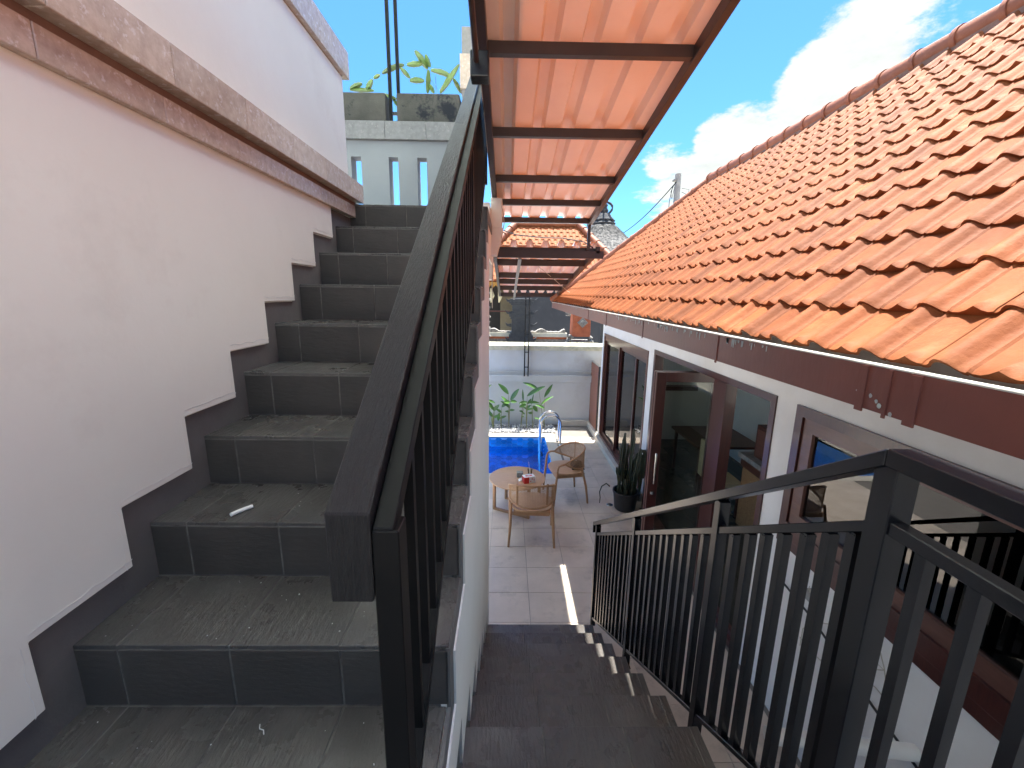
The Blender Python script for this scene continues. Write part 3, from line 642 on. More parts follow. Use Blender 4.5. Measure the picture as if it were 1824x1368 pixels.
# end wall with cream duct beside the canopy end
ew = empty('end_wall', (-.3, 5.1, 2.9), 'narrow pinkish white wall end standing below the canopy, beyond the rising steps', 'wall')
MB().box((-.40, 4.30, 2.98), (-.150, 4.72, 3.60)).build('wall', M['plaster_out'], ew)
MB().box((-.45, 3.75, 3.42), (-.152, 4.31, 3.58)).build('ledge', M['plaster_out'], ew)
bx = empty('wall_box', (-.1, 4.3, 3.5), 'cream plastic cover box with a tapering lower half under the canopy edge', 'box')
MB().prism([(3.95, 3.41), (3.95, 3.66), (4.2, 3.66), (4.2, 3.41)], 'x', -.15, -.05).build('cover', M['pale_box'], bx, bevel=.006)
MB().add([(-.15, 3.94, 3.18), (-.095, 3.94, 3.18), (-.095, 4.15, 3.18), (-.15, 4.15, 3.18), (-.15, 3.94, 3.409), (-.04, 3.94, 3.409), (-.04, 4.2, 3.409), (-.15, 4.2, 3.409)], [(0, 3, 2, 1), (4, 5, 6, 7), (0, 1, 5, 4), (1, 2, 6, 5), (2, 3, 7, 6), (3, 0, 4, 7)]).build('tapered_duct', M['pale_box'], bx, bevel=.004)
wr = MB().tube([(-.045, 4.0, 3.58), (-.032, 4.0, 3.45), (-.055, 4.0, 3.34), (-.12, 4.1, 3.24), (-.145, 4.2, 3.0), (-.145, 4.3, 2.7)], .004, 6)
tag(wr.build('loose_cable', M['wire'], None, smooth=True), 'thin pale cable hanging from the cream box down the wall', 'cable')
wr = MB().tube([(-.04, 4.76, 3.50), (.1, 4.9, 3.475), (.4, 4.9, 3.45), (.6, 4.9, 3.45), (.83, 4.8, 3.40), (.93, 4.8, 3.34)], .006, 6)
tag(wr.build('overhead_cable', M['cable'], None, smooth=True), 'sagging dark cable strung between the two canopies', 'cable')
wr = MB().tube([P(945, 463, y=5.5), P(990, 500, y=6.5), P(1010, 518, y=7.5), P(1050, 540, y=6.8)], .004, 6)
tag(wr.build('stay_wire', M['wire'], None), 'thin pale wire running from the pool canopy to the tiled roof corner', 'cable')

# ---------------------------------------------------------------- house on the right
hs = empty('house', (XW + 1.3, 3.5, 0), 'single storey white house with orange clay tile roof and dark red timber doors', 'house')
XI = XW + .12
w = MB()
YF = 8.22
w.box((XW, 8.06, 0), (XI, YF, 2.75)).box((XW, 5.28, 0), (XI, 5.50, 2.75)).box((XW, 2.59, 0), (XI, 2.81, 2.75)).box((XW, -1.6, 0), (XI, .2, 2.75))
w.box((XW, 5.50, 2.13), (XI, 8.06, 2.75)).box((XW, 2.81, 2.18), (XI, 5.28, 2.75)).box((XW, .2, 2.18), (XI, 2.59, 2.75)).box((XW, .2, 0), (XI, 2.59, 1.235)).box((XW, 5.50, 0), (XI, 8.06, .10))
w.build('wall', M['plaster_out'], hs)
w = MB().box((XI, YF - .12, 0), (4.2, YF, 2.55)).box((4.08, -1.6, 0), (4.2, -.8, 2.55)).box((4.08, 2.9, 0), (4.2, YF - .12, 2.55)).box((4.08, -.8, 0), (4.2, 2.9, .9)).box((4.08, -.8, 2.2), (4.2, 2.9, 2.55)).box((XI, -1.6, 0), (4.08, -1.48, 2.55)).box((XI, -1.48, 2.50), (4.08, YF - .12, 2.55))  # right wall's opening is added out of view to light the room
w.build('inner_walls', M['room_wall'], hs)
MB().box((XI, -1.48, -.01), (4.08, YF - .12, .008)).build('room_floor', M['grout'], hs)
rt_m = chamfer(.196, .596, .009, .0012, M['room_floor'], 'floor_tile')
for i in range(10):
    for j in range(9): put('floor_tile', rt_m, hs, (XI + .10 + .2 * i, 2.2 + .6 * j + (.3 if i % 2 else 0), .018))
MB().box((1.79, 5.30, -.003), (XW - .001, 9.0, .095)).build('plinth', M['coping'], hs, bevel=.004)
# window 1 (far): frame and sliding panels
def frame(name, ya, yb, za, zb, x0_, x1_, t, m, parent):
    vs = MB().box((x0_, ya, za), (x1_, ya + t, zb)).box((x0_, yb - t, za), (x1_, yb, zb)).box((x0_, ya + t, zb - t), (x1_, yb - t, zb)).box((x0_, ya + t, za), (x1_, yb - t, za + t))
    return vs.build(name, M[m], parent)
w1 = frame('window_frame', 5.50, 8.06, .10, 2.13, XW - .012, XI - .02, .05, 'frame2', hs)
MB().box((XW + .0, 5.55, 2.0), (XI - .03, 8.01, 2.08)).build('head_rail', M['frame2'], w1)
for ya, yb, xo in ((7.05, 8.0, .05), (6.12, 7.08, .075), (5.56, 6.16, .05)):
    s_ = frame('sash', ya, yb, .15, 2.0, XW + xo - .02, XW + xo + .02, .06, 'frame', w1)
    MB().box((XW + xo - .002, ya + .06, .21), (XW + xo + .002, yb - .06, 1.94)).build('pane', M['glass'], w1)
# door opening: frame, post, folded leaves, side light
df = frame('door_frame', 2.81, 5.28, .0, 2.18, XW - .010, XI - .02, .055, 'frame', hs)
MB().box((XW - .005, 3.48, .01), (XI - .03, 3.70, 2.12)).build('mullion', M['frame'], df)
MB().box((XW + .03, 2.866, .03), (XW + .07, 3.48, .10)).build('bottom_rail', M['frame'], df)
def leaf(y, name_lab=None):
    lf = empty('door_leaf', (1.84, y, .03), parent=hs)
    xa, xb, za, zb, t = 1.50, 2.20, .03, 2.10, .10
    MB().box((xa, y, za), (xa + t, y + .038, zb)).box((xb - t, y, za), (xb, y + .038, zb)).box((xa + t, y, zb - t), (xb - t, y + .038, zb)).box((xa + t, y, za), (xb - t, y + .038, za + .16)).build('leaf_frame', M['frame'], lf, bevel=.003)
    MB().box((xa + t, y + .017, za + .16), (xb - t, y + .021, zb - t)).build('leaf_pane', M['glass_clear'], lf)
    MB().box((xa - .002, y + .012, za), (xa - .0005, y + .020, zb)).build('edge_strip', M['gate'], lf)
    return lf
l1 = leaf(4.12); l2 = leaf(4.175)
MB().tube([(1.545, 4.085, .93), (1.545, 4.075, .95), (1.545, 4.075, 1.24), (1.545, 4.085, 1.26)], .011, 10).tube([(1.545, 4.075, .98), (1.545, 4.119, .98)], .006, 8).tube([(1.545, 4.075, 1.21), (1.545, 4.119, 1.21)], .006, 8).build('handle', M['steel'], l1, smooth=True)
MB().lathe((1.545, 4.112, .80), [(.001, 0), (.022, 0), (.022, .03), (.001, .03)], 12).build('lock', M['steel'], l1)
# window 2 (near)
w2 = frame('window_frame', .2, 2.59, 1.235, 2.18, XW - .016, XI - .02, .065, 'frame', hs)
MB().box((XW - .02, .265, 1.30), (XW + .05, 2.525, 1.40)).build('bottom_rail', M['frame'], w2, bevel=.004)
frame('inner_frame', .27, 2.52, 1.40, 2.115, XW - .004, XW + .04, .085, 'frame2', w2)
MB().box((XW + .015, .355, 1.485), (XW + .019, 2.435, 2.03)).build('pane', M['glass'], w2)
# room contents
tb = empty('dining_table', (3.0, 6.2, .02), 'dark dining table inside the house, seen through the open door', 'table')
MB().box((2.75, 5.7, .70), (3.7, 6.7, .735)).build('table_top', M['cabinet'], tb, bevel=.004)
for a, c in ((2.80, 5.75), (3.62, 5.75), (2.80, 6.62), (3.62, 6.62)): MB().box((a, c, .02), (a + .04, c + .04, .70)).build('leg', M['cabinet'], tb)
ch = empty('dining_chair', (2.6, 5.2, .02), 'cream upholstered dining chair inside the house beside the door post', 'chair')
MB().box((2.62, 5.0, .48), (2.66, 5.38, .98)).build('backrest', M['cream'], ch, bevel=.012)
MB().box((2.66, 5.0, .44), (3.05, 5.38, .50)).build('seat', M['cream'], ch, bevel=.01)
for a, c in ((2.63, 5.01), (3.0, 5.01), (2.63, 5.34), (3.0, 5.34)): MB().box((a, c, .02), (a + .035, c + .035, .445)).build('leg', M['cabinet'], ch)
sh_ = empty('wall_shelf', (3.0, 8.1, 1.1), 'long dark shelf on the far wall inside the house', 'shelf')
MB().box((2.4, 7.93, 1.05), (3.7, 8.17, 1.13)).build('shelf_board', M['cabinet'], sh_)
kc = empty('kitchen_counter', (3.3, 4.4, .02), 'kitchen counter with a rattan front inside the house', 'counter')
MB().box((2.95, 3.3, .02), (3.7, 4.9, .90)).build('counter_body', M['rattan'], kc)
MB().box((2.90, 3.25, .90), (3.75, 4.95, .96)).build('counter_top', M['stone_grey'], kc, bevel=.004)
MB().box((2.92, 3.29, .80), (2.949, 4.91, .90)).build('counter_edge', M['cabinet'], kc)
cb = empty('wooden_cabinet', (3.3, 4.5, .96), 'reddish wooden cabinet standing on the kitchen counter', 'cabinet')
MB().box((3.0, 3.9, .962), (3.55, 4.8, 1.36)).build('cabinet_body', M['cabinet'], cb, bevel=.006)
MB().box((2.985, 3.95, 1.0), (2.999, 4.32, 1.32)).build('cabinet_door', M['frame2'], cb); MB().box((2.985, 4.36, 1.0), (2.999, 4.75, 1.32)).build('cabinet_door', M['frame2'], cb)

# roof -------------------------------------------------------------------
m9 = .884; hyp = math.hypot(1, m9); KR = .91
XE, ZE, YE = KR * 1.0, H - .167 * KR, KR * 9.20
WID = 2.143 * KR
def rz(x): return ZE + m9 * (x - XE)
XRG = XE + WID; ZRG = rz(XRG); YRG = YE - WID; XE2 = XE + 2 * WID
roof = MB()
roof.add([(XE + .05, -1.7, rz(XE + .05) - .02), (XE + .05, YE - .05, rz(XE + .05) - .02), (XRG, YRG, ZRG - .02), (XRG, -1.7, ZRG - .02)], [(0, 3, 2, 1)])
roof.add([(XE2 - .05, -1.7, rz(XE + .05) - .02), (XE2 - .05, YE - .05, rz(XE + .05) - .02), (XRG, YRG, ZRG - .02), (XRG, -1.7, ZRG - .02)], [(0, 1, 2, 3)])
roof.add([(XE + .05, YE - .05, rz(XE + .05) - .02), (XE2 - .05, YE - .05, rz(XE + .05) - .02), (XRG, YRG, ZRG - .02)], [(0, 1, 2)])
roof.add([(XE + .05, -1.7, rz(XE + .05) - .021), (XE + .05, YE - .05, rz(XE + .05) - .021), (XE2 - .05, YE - .05, rz(XE + .05) - .021), (XE2 - .05, -1.7, rz(XE + .05) - .021)], [(0, 1, 2, 3)])
roof = roof.build('roof', M['mortar'], hs)
TW, TE = .203 * KR, .187 * KR
def tile_surface():
    """interlocking clay tile: local x up the slope from its lower edge, y across, z out of the roof"""
    ts = [0, .05, .10, .14, .18, .23, .27, .31, .36, .40, .44, .48, .51, .54, .64, .76, .88, .94, .99, 1.04]
    hs_ = [.003, .003, .0045, .009, .018, .025, .0265, .025, .018, .009, .002, .0, .0045, .0, .0, .0, .0, .001, .003, .005]
    ss = [0, .010, .030, .06, .11, .16, .215]
    vs = []; fs = []
    n = len(ts)
    for si, s_ in enumerate(ss):
        e = max(0, 1 - s_ / .085) ** 1.2
        for t, h in zip(ts, hs_):
            # lower end swells next to the joint, like the pressed lug of the photo
            b_ = .021 * e * math.exp(-((t - .86) / .10) ** 2) * (1 if t < .9 else max(0, 1 - (t - .9) / .12)) + .004 * e
            lip = -.003 if si == 0 else 0
            z = h + b_ + lip + .010 * (1 - s_ / .215) + .002
            vs.append((s_, -t * TW + (.004 * e * math.sin(t * 9)), z))
    for si in range(len(ss) - 1):
        for i in range(n - 1):
            a = si * n + i; fs.append((a, a + n, a + n + 1, a + 1))
    # front lip
    b0 = len(vs)
    for i in range(n): x, y, z = vs[i]; vs.append((x + .001, y, hs_[i] + .0035))
    for i in range(n - 1): fs.append((i, i + 1, b0 + i + 1, b0 + i))
    return vs, fs
tv, tf = tile_surface()
vx = Vector((1, 0, m9)) / hyp; vn = Vector((-m9, 0, 1)) / hyp; vy = Vector((0, 1, 0))
me = MB().add([vx * a + vy * b_ + vn * c for a, b_, c in tv], tf).mesh('roof_tile', M['clay'], smooth=True, angle=38)
def inframe(p):
    d = p - Vector((0, 0, H)); zc = d.dot(FW)
    if zc <= .1: return None
    u = 912 + 755.2 * d.dot(RT) / zc; v = 684 - 755.2 * d.dot(UP) / zc
    return zc if (-60 < u < 1900 and -60 < v < 1430) else None
spots = []
nrow = int(WID * hyp / TE) + 1
for rr in range(nrow):
    s0 = .0 + TE * rr
    xx_ = XE + s0 / hyp
    if s0 + .08 > WID * hyp: break
    for k in range(-16, 45):
        yj = .991 * KR + TW * k + TW     # far edge of the tile; it spans towards -y
        ylim = YE - (xx_ - XE) - .02
        if yj > ylim + .02 or yj < -1.5: continue
        p = Vector((xx_, yj, rz(xx_)))
        zc = inframe(p - Vector((0, TW / 2, 0)))
        spots.append((zc if zc else 999, p))
spots.sort(key=lambda a: a[0])
for i, (zc, p) in enumerate(spots[:300]):
    o = put('roof_tile', me, roof, p + Vector((0, random.uniform(-.0015, .0015), random.uniform(-.001, .0015))))
    o.rotation_euler = (random.uniform(-.004, .004), random.uniform(-.006, .006), random.uniform(-.006, .006))
st_m = MB()
tvw = [vx * a + vy * b_ + vn * c for a, b_, c in tv]
for zc, p in spots[300:]:
    j = Vector((0, random.uniform(-.002, .002), random.uniform(-.001, .002)))
    # tiles cut by the hip
    cut = [(w_ + p + j) for w_ in tvw]
    for w_ in cut:
        lim = YE - (w_.x - XE)
        if w_.y > lim: w_.y = lim
    st_m.add(cut, tf)
o = st_m.build('roof_tile_field', M['clay'], roof, smooth=True, angle=38); o['kind'] = 'stuff'
# hip and ridge barrels
def barrel(a, b_, r_, name='ridge_tile'):
    a = Vector(a); b_ = Vector(b_); d = b_ - a; Ln = d.length; d.normalize()
    pts = [a, a + d * .035, a + d * .036, b_ + d * .03]; rs = [r_ * 1.14, r_ * 1.14, r_ * 1.0, r_ * .93]
    MB().tube(pts, rs, 14).build(name, M['clay_ridge'], roof, smooth=True)
c0 = Vector((XE - .03, YE + .03, ZE + .035)); c9 = Vector((XRG, YRG, ZRG + .03)); nh = 12; RB = KR
for i in range(nh):
    barrel(c0.lerp(c9, i / nh), c0.lerp(c9, (i + 1) / nh), .056)
yy = YRG
while yy > -1.6: barrel((XRG, yy, ZRG + .045), (XRG, yy - .28, ZRG + .045), .066); yy -= .28
MB().box((XRG - .05, -1.6, ZRG - .05), (XRG + .05, YRG, ZRG + .02)).build('ridge_bedding', M['mortar'], roof)
# box gutter
gt = empty('gutter', (XE + .05, 4, 2.55), parent=hs)
GX = .875; GZ0, GZ1 = H - .302 * GX, H - .179 * GX
MB().box((GX, -1.7, GZ0), (GX + .005, YE, GZ1)).build('gutter_face', M['gutter'], gt)
MB().box((GX + .005, -1.7, GZ0), (GX + .13, YE, GZ0 + .006)).box((GX + .125, -1.7, GZ0 + .006), (GX + .13, YE, GZ1 + .03)).build('gutter_trough', M['gutter_in'], gt)
MB().tube([(GX + .003, -1.7, GZ1 + .002), (GX + .003, YE, GZ1 + .002)], .0045, 8).build('gutter_lip', M['gutter_in'], gt, smooth=True)
MB().box((GX, YE, GZ0), (1.9, YE + .01, GZ1)).build('gutter_end_face', M['gutter'], gt)
MB().box((GX + .13, -1.7, GZ0 - .03), (XW + .05, YE, GZ0)).build('soffit', M['plaster_out'], hs)
MB().box((1.92, 8.31, GZ0 - .03), (XE2 - .05, YE, GZ0)).build('end_soffit', M['plaster_out'], hs)
for u, wpx in ((1277, .012), (1535, .022), (1580, .008), (1625, .026), (1145, .012), (1080, .012), (1048, .01)):
    y_ = P(u, 560 + (u - 1048) * .28, x=GX).y
    MB().box((GX - .0035, y_ - wpx / 2, GZ0 - .008), (GX + .0005, y_ + wpx / 2, GZ1 - .004)).build('gutter_strap', M['gutter'], gt)
pe = MB(); rg = random.Random(5)
for i in range(80):
    y_ = rg.choice([rg.uniform(2.3, 3.4), rg.uniform(1.35, 2.4), rg.uniform(3, 6)]); h_ = rg.uniform(.006, .034); w_ = rg.uniform(.003, .02)
    z_ = GZ1 - .006
    pe.add([(GX - .0015, y_, z_), (GX - .0015, y_ + w_, z_), (GX - .0015, y_ + w_ * rg.uniform(.6, 1), z_ - h_), (GX - .0015, y_ + w_ * .2, z_ - h_ * rg.uniform(.7, 1.1))], [(0, 1, 2, 3)])
for y_, z_, s_ in ((.978, 2.618, .011), (.96, 2.609, .009), (.951, 2.600, .013), (.919, 2.588, .011), (1.02, 2.622, .005)):
    pe.add([(GX - .0015, y_ + s_ * .5 * math.cos(a) * rg.uniform(.7, 1.1), z_ + s_ * .6 * math.sin(a) * rg.uniform(.7, 1.1)) for a in [2 * pi * k / 9 for k in range(9)]], [tuple(range(9))])
pe.build('peeled_paint', M['peel'], gt)
# cable, junction box and loose wires on the wall below the near window
cab = MB().tube([(XW - .008, 2.50, .985), (XW - .008, 2.2, .952), (XW - .008, 1.72, .835), (XW - .008, 1.4, .77), (XW - .008, .6, .66)], .0065, 6)
tag(cab.build('wall_cable', M['cable'], None), 'straight black cable running along the white wall below the near window', 'cable')
jb = empty('junction_box', (XW - .03, 2.2, 1.07), 'small grey junction box on the white wall under the near window', 'box')
MB().box((XW - .045, 2.17, 1.06), (XW - .001, 2.24, 1.12)).build('box_body', M['concrete'], jb, bevel=.004)
for i in range(4):
    a0 = Vector((XW - .04, 2.2 - .02 * i, 1.12)); MB().tube([a0, a0 + Vector((-.01, .015 * i, .02)), a0 + Vector((0, -.02 * i + .01, .035))], .0025, 5).build('wire', M['wire'], jb)
lw2 = MB()
for pts in (((1425, 1150), (1430, 1120), (1450, 1108), (1480, 1112), (1500, 1108)), ((1425, 1135), (1440, 1155), (1465, 1180), (1490, 1200)), ((1540, 1120), (1565, 1150), (1575, 1190), (1580, 1230)), ((1530, 1190), (1575, 1194), (1560, 1180)), ((1462, 1175), (1482, 1180), (1490, 1135)), ((1526, 1212), (1528, 1258), (1518, 1245)), ((1533, 1205), (1560, 1225), (1580, 1250))):
    lw2.tube([P(a, b_, x=XW - .012) for a, b_ in pts], .0028, 5)
tag(lw2.build('loose_wires', M['wire'], None), 'tangle of loose cream wires on the white wall below the near window', 'wires')
wp = MB().tube([(1.19, 1.52, .92), (1.5, 1.51, .885), (1.86, 1.50, .845)], .034, 14)
tag(wp.build('white_pipe', M['white'], None, smooth=True), 'white pipe projecting from the wall behind the railing balusters', 'pipe')
# yard gate beyond the house corner
gp = empty('board_gate', (1.86, 8.9, .09), 'reddish brown two panel board gate beyond the house corner', 'gate')
for a, c in ((8.33, 8.98), (8.99, 9.60)): MB().box((1.845, a, .10), (1.875, c, 1.43)).build('board_panel', M['gate'], gp, bevel=.004)
MB().box((1.84, 8.31, 1.43), (1.88, 9.60, 1.455)).build('top_cap', M['steel'], gp)
MB().box((1.848, 8.305, .10), (1.88, 8.328, 1.44)).build('edge_strip', M['black_metal'], gp)

# ---------------------------------------------------------------- yard wall at the far end
yw = empty('yard_wall', (0, 9.1, 0), 'grey white rendered wall behind the pool with raised ledges and a mossy sunlit top', 'wall')
MB().box((-4, 9.04, 0), (5, 9.25, 1.70)).build('render', M['wall_paint'], yw)
MB().box((-4, 8.985, .975), (5, 9.04, 1.095)).build('ledge', M['wall_paint'], yw, bevel=.006)
MB().box((-4, 8.955, 1.095), (5, 9.04, 1.125)).build('ledge_lip', M['wall_paint'], yw, bevel=.004)
MB().box((-4, 9.01, 1.195), (5, 9.04, 1.215)).build('upper_moulding', M['wall_paint'], yw, bevel=.003)
MB().box((-4, 9.0, 1.66), (5, 9.29, 1.72)).box((-4, 8.985, 1.72), (5, 9.62, 1.765)).build('cap', M['wall_cap'], yw, bevel=.006)
rgh = random.Random(4); moss = MB()
MB().box((1.2, 8.93, .0), (1.84, 9.04, .12)).build('kerb', M['coping'], yw)
# ---------------------------------------------------------------- pebble bed and heliconias
pb = MB(); rp_ = random.Random(3)
ico = bmesh.new(); bmesh.ops.create_icosphere(ico, subdivisions=1, radius=1); iv = [v.co.copy() for v in ico.verts]; iff = [tuple(v.index for v in f_.verts) for f_ in ico.faces]; ico.free()
def stone(mb, c, s_):
    a = rp_.uniform(0, 6.28); sx, sy, sz = s_ * rp_.uniform(.8, 1.4), s_ * rp_.uniform(.7, 1.1), s_ * rp_.uniform(.4, .7)
    mb.add([(c[0] + math.cos(a) * v.x * sx - math.sin(a) * v.y * sy, c[1] + math.sin(a) * v.x * sx + math.cos(a) * v.y * sy, c[2] + v.z * sz) for v in iv], iff)
pg = MB()
for i in range(2600):
    X = rp_.uniform(-1.5, 1.05); Y = rp_.uniform(8.45, 8.98)
    stone(pb if rp_.random() < .62 else pg, (X, Y, .005 + .02 * rp_.random() + .02 * (Y - 8.5)), rp_.uniform(.008, .022))
for i in range(220): stone(pg if i % 3 else pb, (rp_.uniform(-1.4, 1.0), 8.44 - abs(rp_.gauss(0, .05)), .008), rp_.uniform(.006, .012))
tag(pb.build('white_pebble_bed', M['pebble'], None), 'bed of white pebbles along the foot of the far wall', 'pebbles', kind='stuff')
tag(pg.build('grey_pebbles', M['pebble_grey'], None), 'dark grey pebbles mixed among the white ones below the plants', 'pebbles', kind='stuff')
def leafmesh(mb, base, d, Ln, w, droop, up=Vector((0, 0, 1)), fold=.25, n=9):
    d = d.normalized(); side = d.cross(up)
    if side.length < .05: side = Vector((1, 0, 0))
    side.normalize(); p = base.copy(); cur = d.copy(); b0 = len(mb.v)
    for i in range(n + 1):
        t = i / n; ww = w * max(.02, math.sin(pi * (t * .94 + .03)) ** .75 * (1 - .25 * t)); nrm = side.cross(cur).normalized()
        mb.v += [p - side * ww + nrm * (fold * ww + .03 * w * math.sin(i * 2.1)), p - side * ww * .5 + nrm * (fold * ww * .35), p.copy(), p + side * ww * .5 + nrm * (fold * ww * .35), p + side * ww + nrm * (fold * ww + .03 * w * math.cos(i * 1.7))]
        cur = (cur + Vector((0, 0, -droop / n))).normalized(); p = p + cur * (Ln / n)
    for i in range(n):
        for k in range(4): a = b0 + i * 5 + k; mb.f.append((a, a + 1, a + 6, a + 5))
def helic(px_base, leaves, lab):
    """px_base (u,v) at the pebbles; leaves: (joint px, tip px, width px)"""
    S_ = .08772; f_ = lambda u, v, y: P(860 + u * S_, 660 + v * S_, y=y)
    base = f_(px_base[0], px_base[1], 8.72); base.z = .02
    h = empty('heliconia', base, lab, 'plant', 'tall leafy plants along the far wall')
    for (ju, jv), (tu, tv_), wd, bend in leaves:
        yb_ = 8.72 + random.uniform(-.06, .06); J = f_(ju, jv, yb_); Tp = f_(tu, tv_, yb_ + random.uniform(-.12, .08))
        mid = base.lerp(J, .5) + Vector((random.uniform(-.012, .012), 0, 0))
        MB().tube([base, base.lerp(mid, .5), mid, mid.lerp(J, .6), J], [.008, .0075, .006, .005, .003], 6).build('stem', M['stem'], h, smooth=True)
        mb = MB(); dd = Tp - J; dr = dd.normalized() + Vector((0, 0, .5 * bend)); leafmesh(mb, J, dr, dd.length * (1 + .08 * abs(bend)), wd * S_ * .0145, bend * 1.0, up=Vector((random.uniform(-.35, .35), -.85, random.uniform(.25, .7))))
        mb.build('leaf', M['leaf'], h, smooth=True, angle=60)
        if wd > 24:      # a younger side leaf from the same sheath
            J2 = base.lerp(J, random.uniform(.55, .8)); sd = random.choice((-1, 1)); mb = MB(); d2 = Vector((sd * random.uniform(.5, .9), random.uniform(-.2, .1), random.uniform(.35, .9)))
            leafmesh(mb, J2, d2, dd.length * random.uniform(.6, .9), wd * S_ * .0105, random.uniform(.4, .9), up=Vector((random.uniform(-.5, .5), -.8, random.uniform(.2, .8))))
            mb.build('leaf', M['leaf'], h, smooth=True, angle=60)
helic((530, 1130), [((520, 480), (330, 265), 42, .5), ((565, 600), (735, 370), 42, .1), ((550, 640), (430, 640), 36, .3), ((560, 630), (690, 630), 32, .3)], 'tallest heliconia with broad arching leaves, thick pale stem, left of centre')
helic((215, 1115), [((215, 820), (330, 690), 36, .3), ((215, 800), (90, 620), 36, .4), ((250, 660), (70, 590), 26, .2)], 'low heliconia with drooping leaves at the left end of the bed')
helic((375, 1125), [((385, 740), (500, 640), 34, .2), ((340, 860), (310, 1020), 36, .2), ((380, 960), (440, 945), 14, .1)], 'heliconia with a withered brown leaf hanging beside the thick stem')
helic((770, 1120), [((820, 620), (812, 380), 20, .0), ((850, 640), (740, 670), 30, .2), ((800, 840), (850, 890), 20, .2), ((790, 935), (840, 940), 14, .0)], 'heliconia with one upright spear leaf in the middle of the bed')
helic((885, 1130), [((900, 520), (1250, 315), 40, .35), ((880, 690), (740, 740), 36, .4), ((910, 680), (985, 570), 26, .0), ((900, 640), (740, 660), 28, .2)], 'heliconia with a long leaf arching right above the middle of the bed')
helic((1010, 1100), [((1015, 720), (1110, 830), 40, .3), ((990, 690), (1030, 480), 14, .0), ((1050, 960), (1170, 990), 16, .1)], 'heliconia with a bright yellow green drooping leaf')
helic((1255, 1060), [((1250, 540), (1415, 280), 34, .05), ((1140, 400), (830, 235), 34, .5)], 'heliconia with two thin tall stems nearest the pool ladder')
helic((205, 1100), [((60, 370), (180, 285), 18, .1), ((190, 880), (60, 780), 18, .1)], 'thin heliconia partly hidden by the white spine wall')
# ---------------------------------------------------------------- pool ladder
pl_ = empty('pool_ladder', (.85, 7.85, 0), 'stainless steel pool ladder with two arched grab rails', 'ladder')
for yy in (8.0, 7.72):
    pts = [(1.05, yy, .0), (1.05, yy, .42)] + [(.86 + .19 * math.cos(a), yy, .42 + .17 * math.sin(a)) for a in [pi * k / 10 for k in range(1, 10)]] + [(.67, yy, .42), (.67, yy, -.2), (.70, yy, -.9)]
    MB().tube(pts, .020, 12).build('grab_rail', M['chrome'], pl_, smooth=True)
    MB().lathe((1.05, yy, .004), [(.045, 0), (.045, .008), (.022, .022)], 16).build('flange', M['chrome'], pl_, smooth=True)
for zz in (-.25, -.5, -.75): MB().box((.66, 7.735, zz), (.73, 7.985, zz + .025)).build('step', M['chrome'], pl_)

# ---------------------------------------------------------------- garden furniture
def make_chair():
    c = empty('cane_chair', (0, 0, 0), None, 'chair', 'round backed cane armchairs on the patio')
    rx, ry = .265, .25
    def arc(a, z): return Vector((rx * math.sin(a), -ry * math.cos(a), z))
    A0 = R(112)
    top = [arc(A0 * t, .755 - .155 * abs(t) ** 2.2) * 1 for t in [i / 14 - 1 for i in range(29)]]
    lowr = [arc(A0 * t * .98, .485 + .10 * abs(t) ** 2.5) for t in [i / 14 - 1 for i in range(29)]]
    MB().tube(top, .0125, 10).build('top_rail', M['teak'], c, smooth=True)
    MB().tube(lowr, .0125, 10).build('lower_rail', M['teak'], c, smooth=True)
    mb = MB()
    for i in range(29): mb.v += [lowr[i] + Vector((0, 0, .006)), top[i].lerp(lowr[i], .5) * 1, top[i] - Vector((0, 0, .006))]
    for i in range(28):
        for k in range(2): a = i * 3 + k; mb.f.append((a, a + 3, a + 4, a + 1))
    mb.build('cane_back', M['cane'], c, smooth=True)
    for t in (-.36, .36): MB().tube([arc(A0 * t, .485), arc(A0 * t, .76)], [.013, .012], 8, flat=.5).build('slat', M['teak'], c, smooth=True)
    # vertical and horizontal cane strands as real relief
    cs = MB()
    for i in range(1, 56):
        t = i / 28 - 1
        p0 = arc(A0 * t, .495 + .10 * abs(t) ** 2.5); p1 = arc(A0 * t, .745 - .155 * abs(t) ** 2.2)
        cs.tube([p0, p1], .0016, 4, cap=False)
    o = cs.build('cane_strands', M['teak'], c); o['kind'] = 'stuff'
    # rounded seat
    pts = [(.245 * math.copysign(abs(math.cos(a)) ** .75, math.cos(a)), .235 * math.copysign(abs(math.sin(a)) ** .75, math.sin(a))) for a in [2 * pi * k / 28 for k in range(28)]]
    MB().prism(pts, 'z', .425, .450).build('seat', M['teak_top'], c, bevel=.006, smooth=True)
    MB().box((-.20, -.205, .375), (.20, -.185, .424)).box((-.20, .185, .375), (.20, .205, .424)).box((-.21, -.185, .375), (-.19, .185, .424)).box((.19, -.185, .375), (.21, .185, .424)).build('seat_frame', M['teak'], c)
    for sx in (-1, 1):
        MB().tube([(sx * .262, -.245, 0), (sx * .245, -.215, .25), (sx * .238, -.15, .50)], [.013, .017, .015], 10).build('leg', M['teak'], c, smooth=True)
        MB().tube([(sx * .262, .245, 0), (sx * .262, .225, .30), (sx * .262, .205, .53), (sx * .262, .19, .575), (sx * .262, .15, .592), (sx * .250, .085, .596)], [.013, .016, .015, .014, .013, .013], 10).build('leg', M['teak'], c, smooth=True)
    return c
ch1 = make_chair(); ch2 = copy_tree(ch1)
ch1.location = (.315, 4.605, 0); ch1.rotation_euler.z = R(-2)
ch1['label'] = 'cane armchair with its back to the steps, nearest on the patio'
ch2.location = (.86, 5.63, 0); ch2.rotation_euler.z = R(101)
ch2['label'] = 'cane armchair turned to the round table, a black cloth on its seat'
cl_ = MB(); rc = random.Random(2)
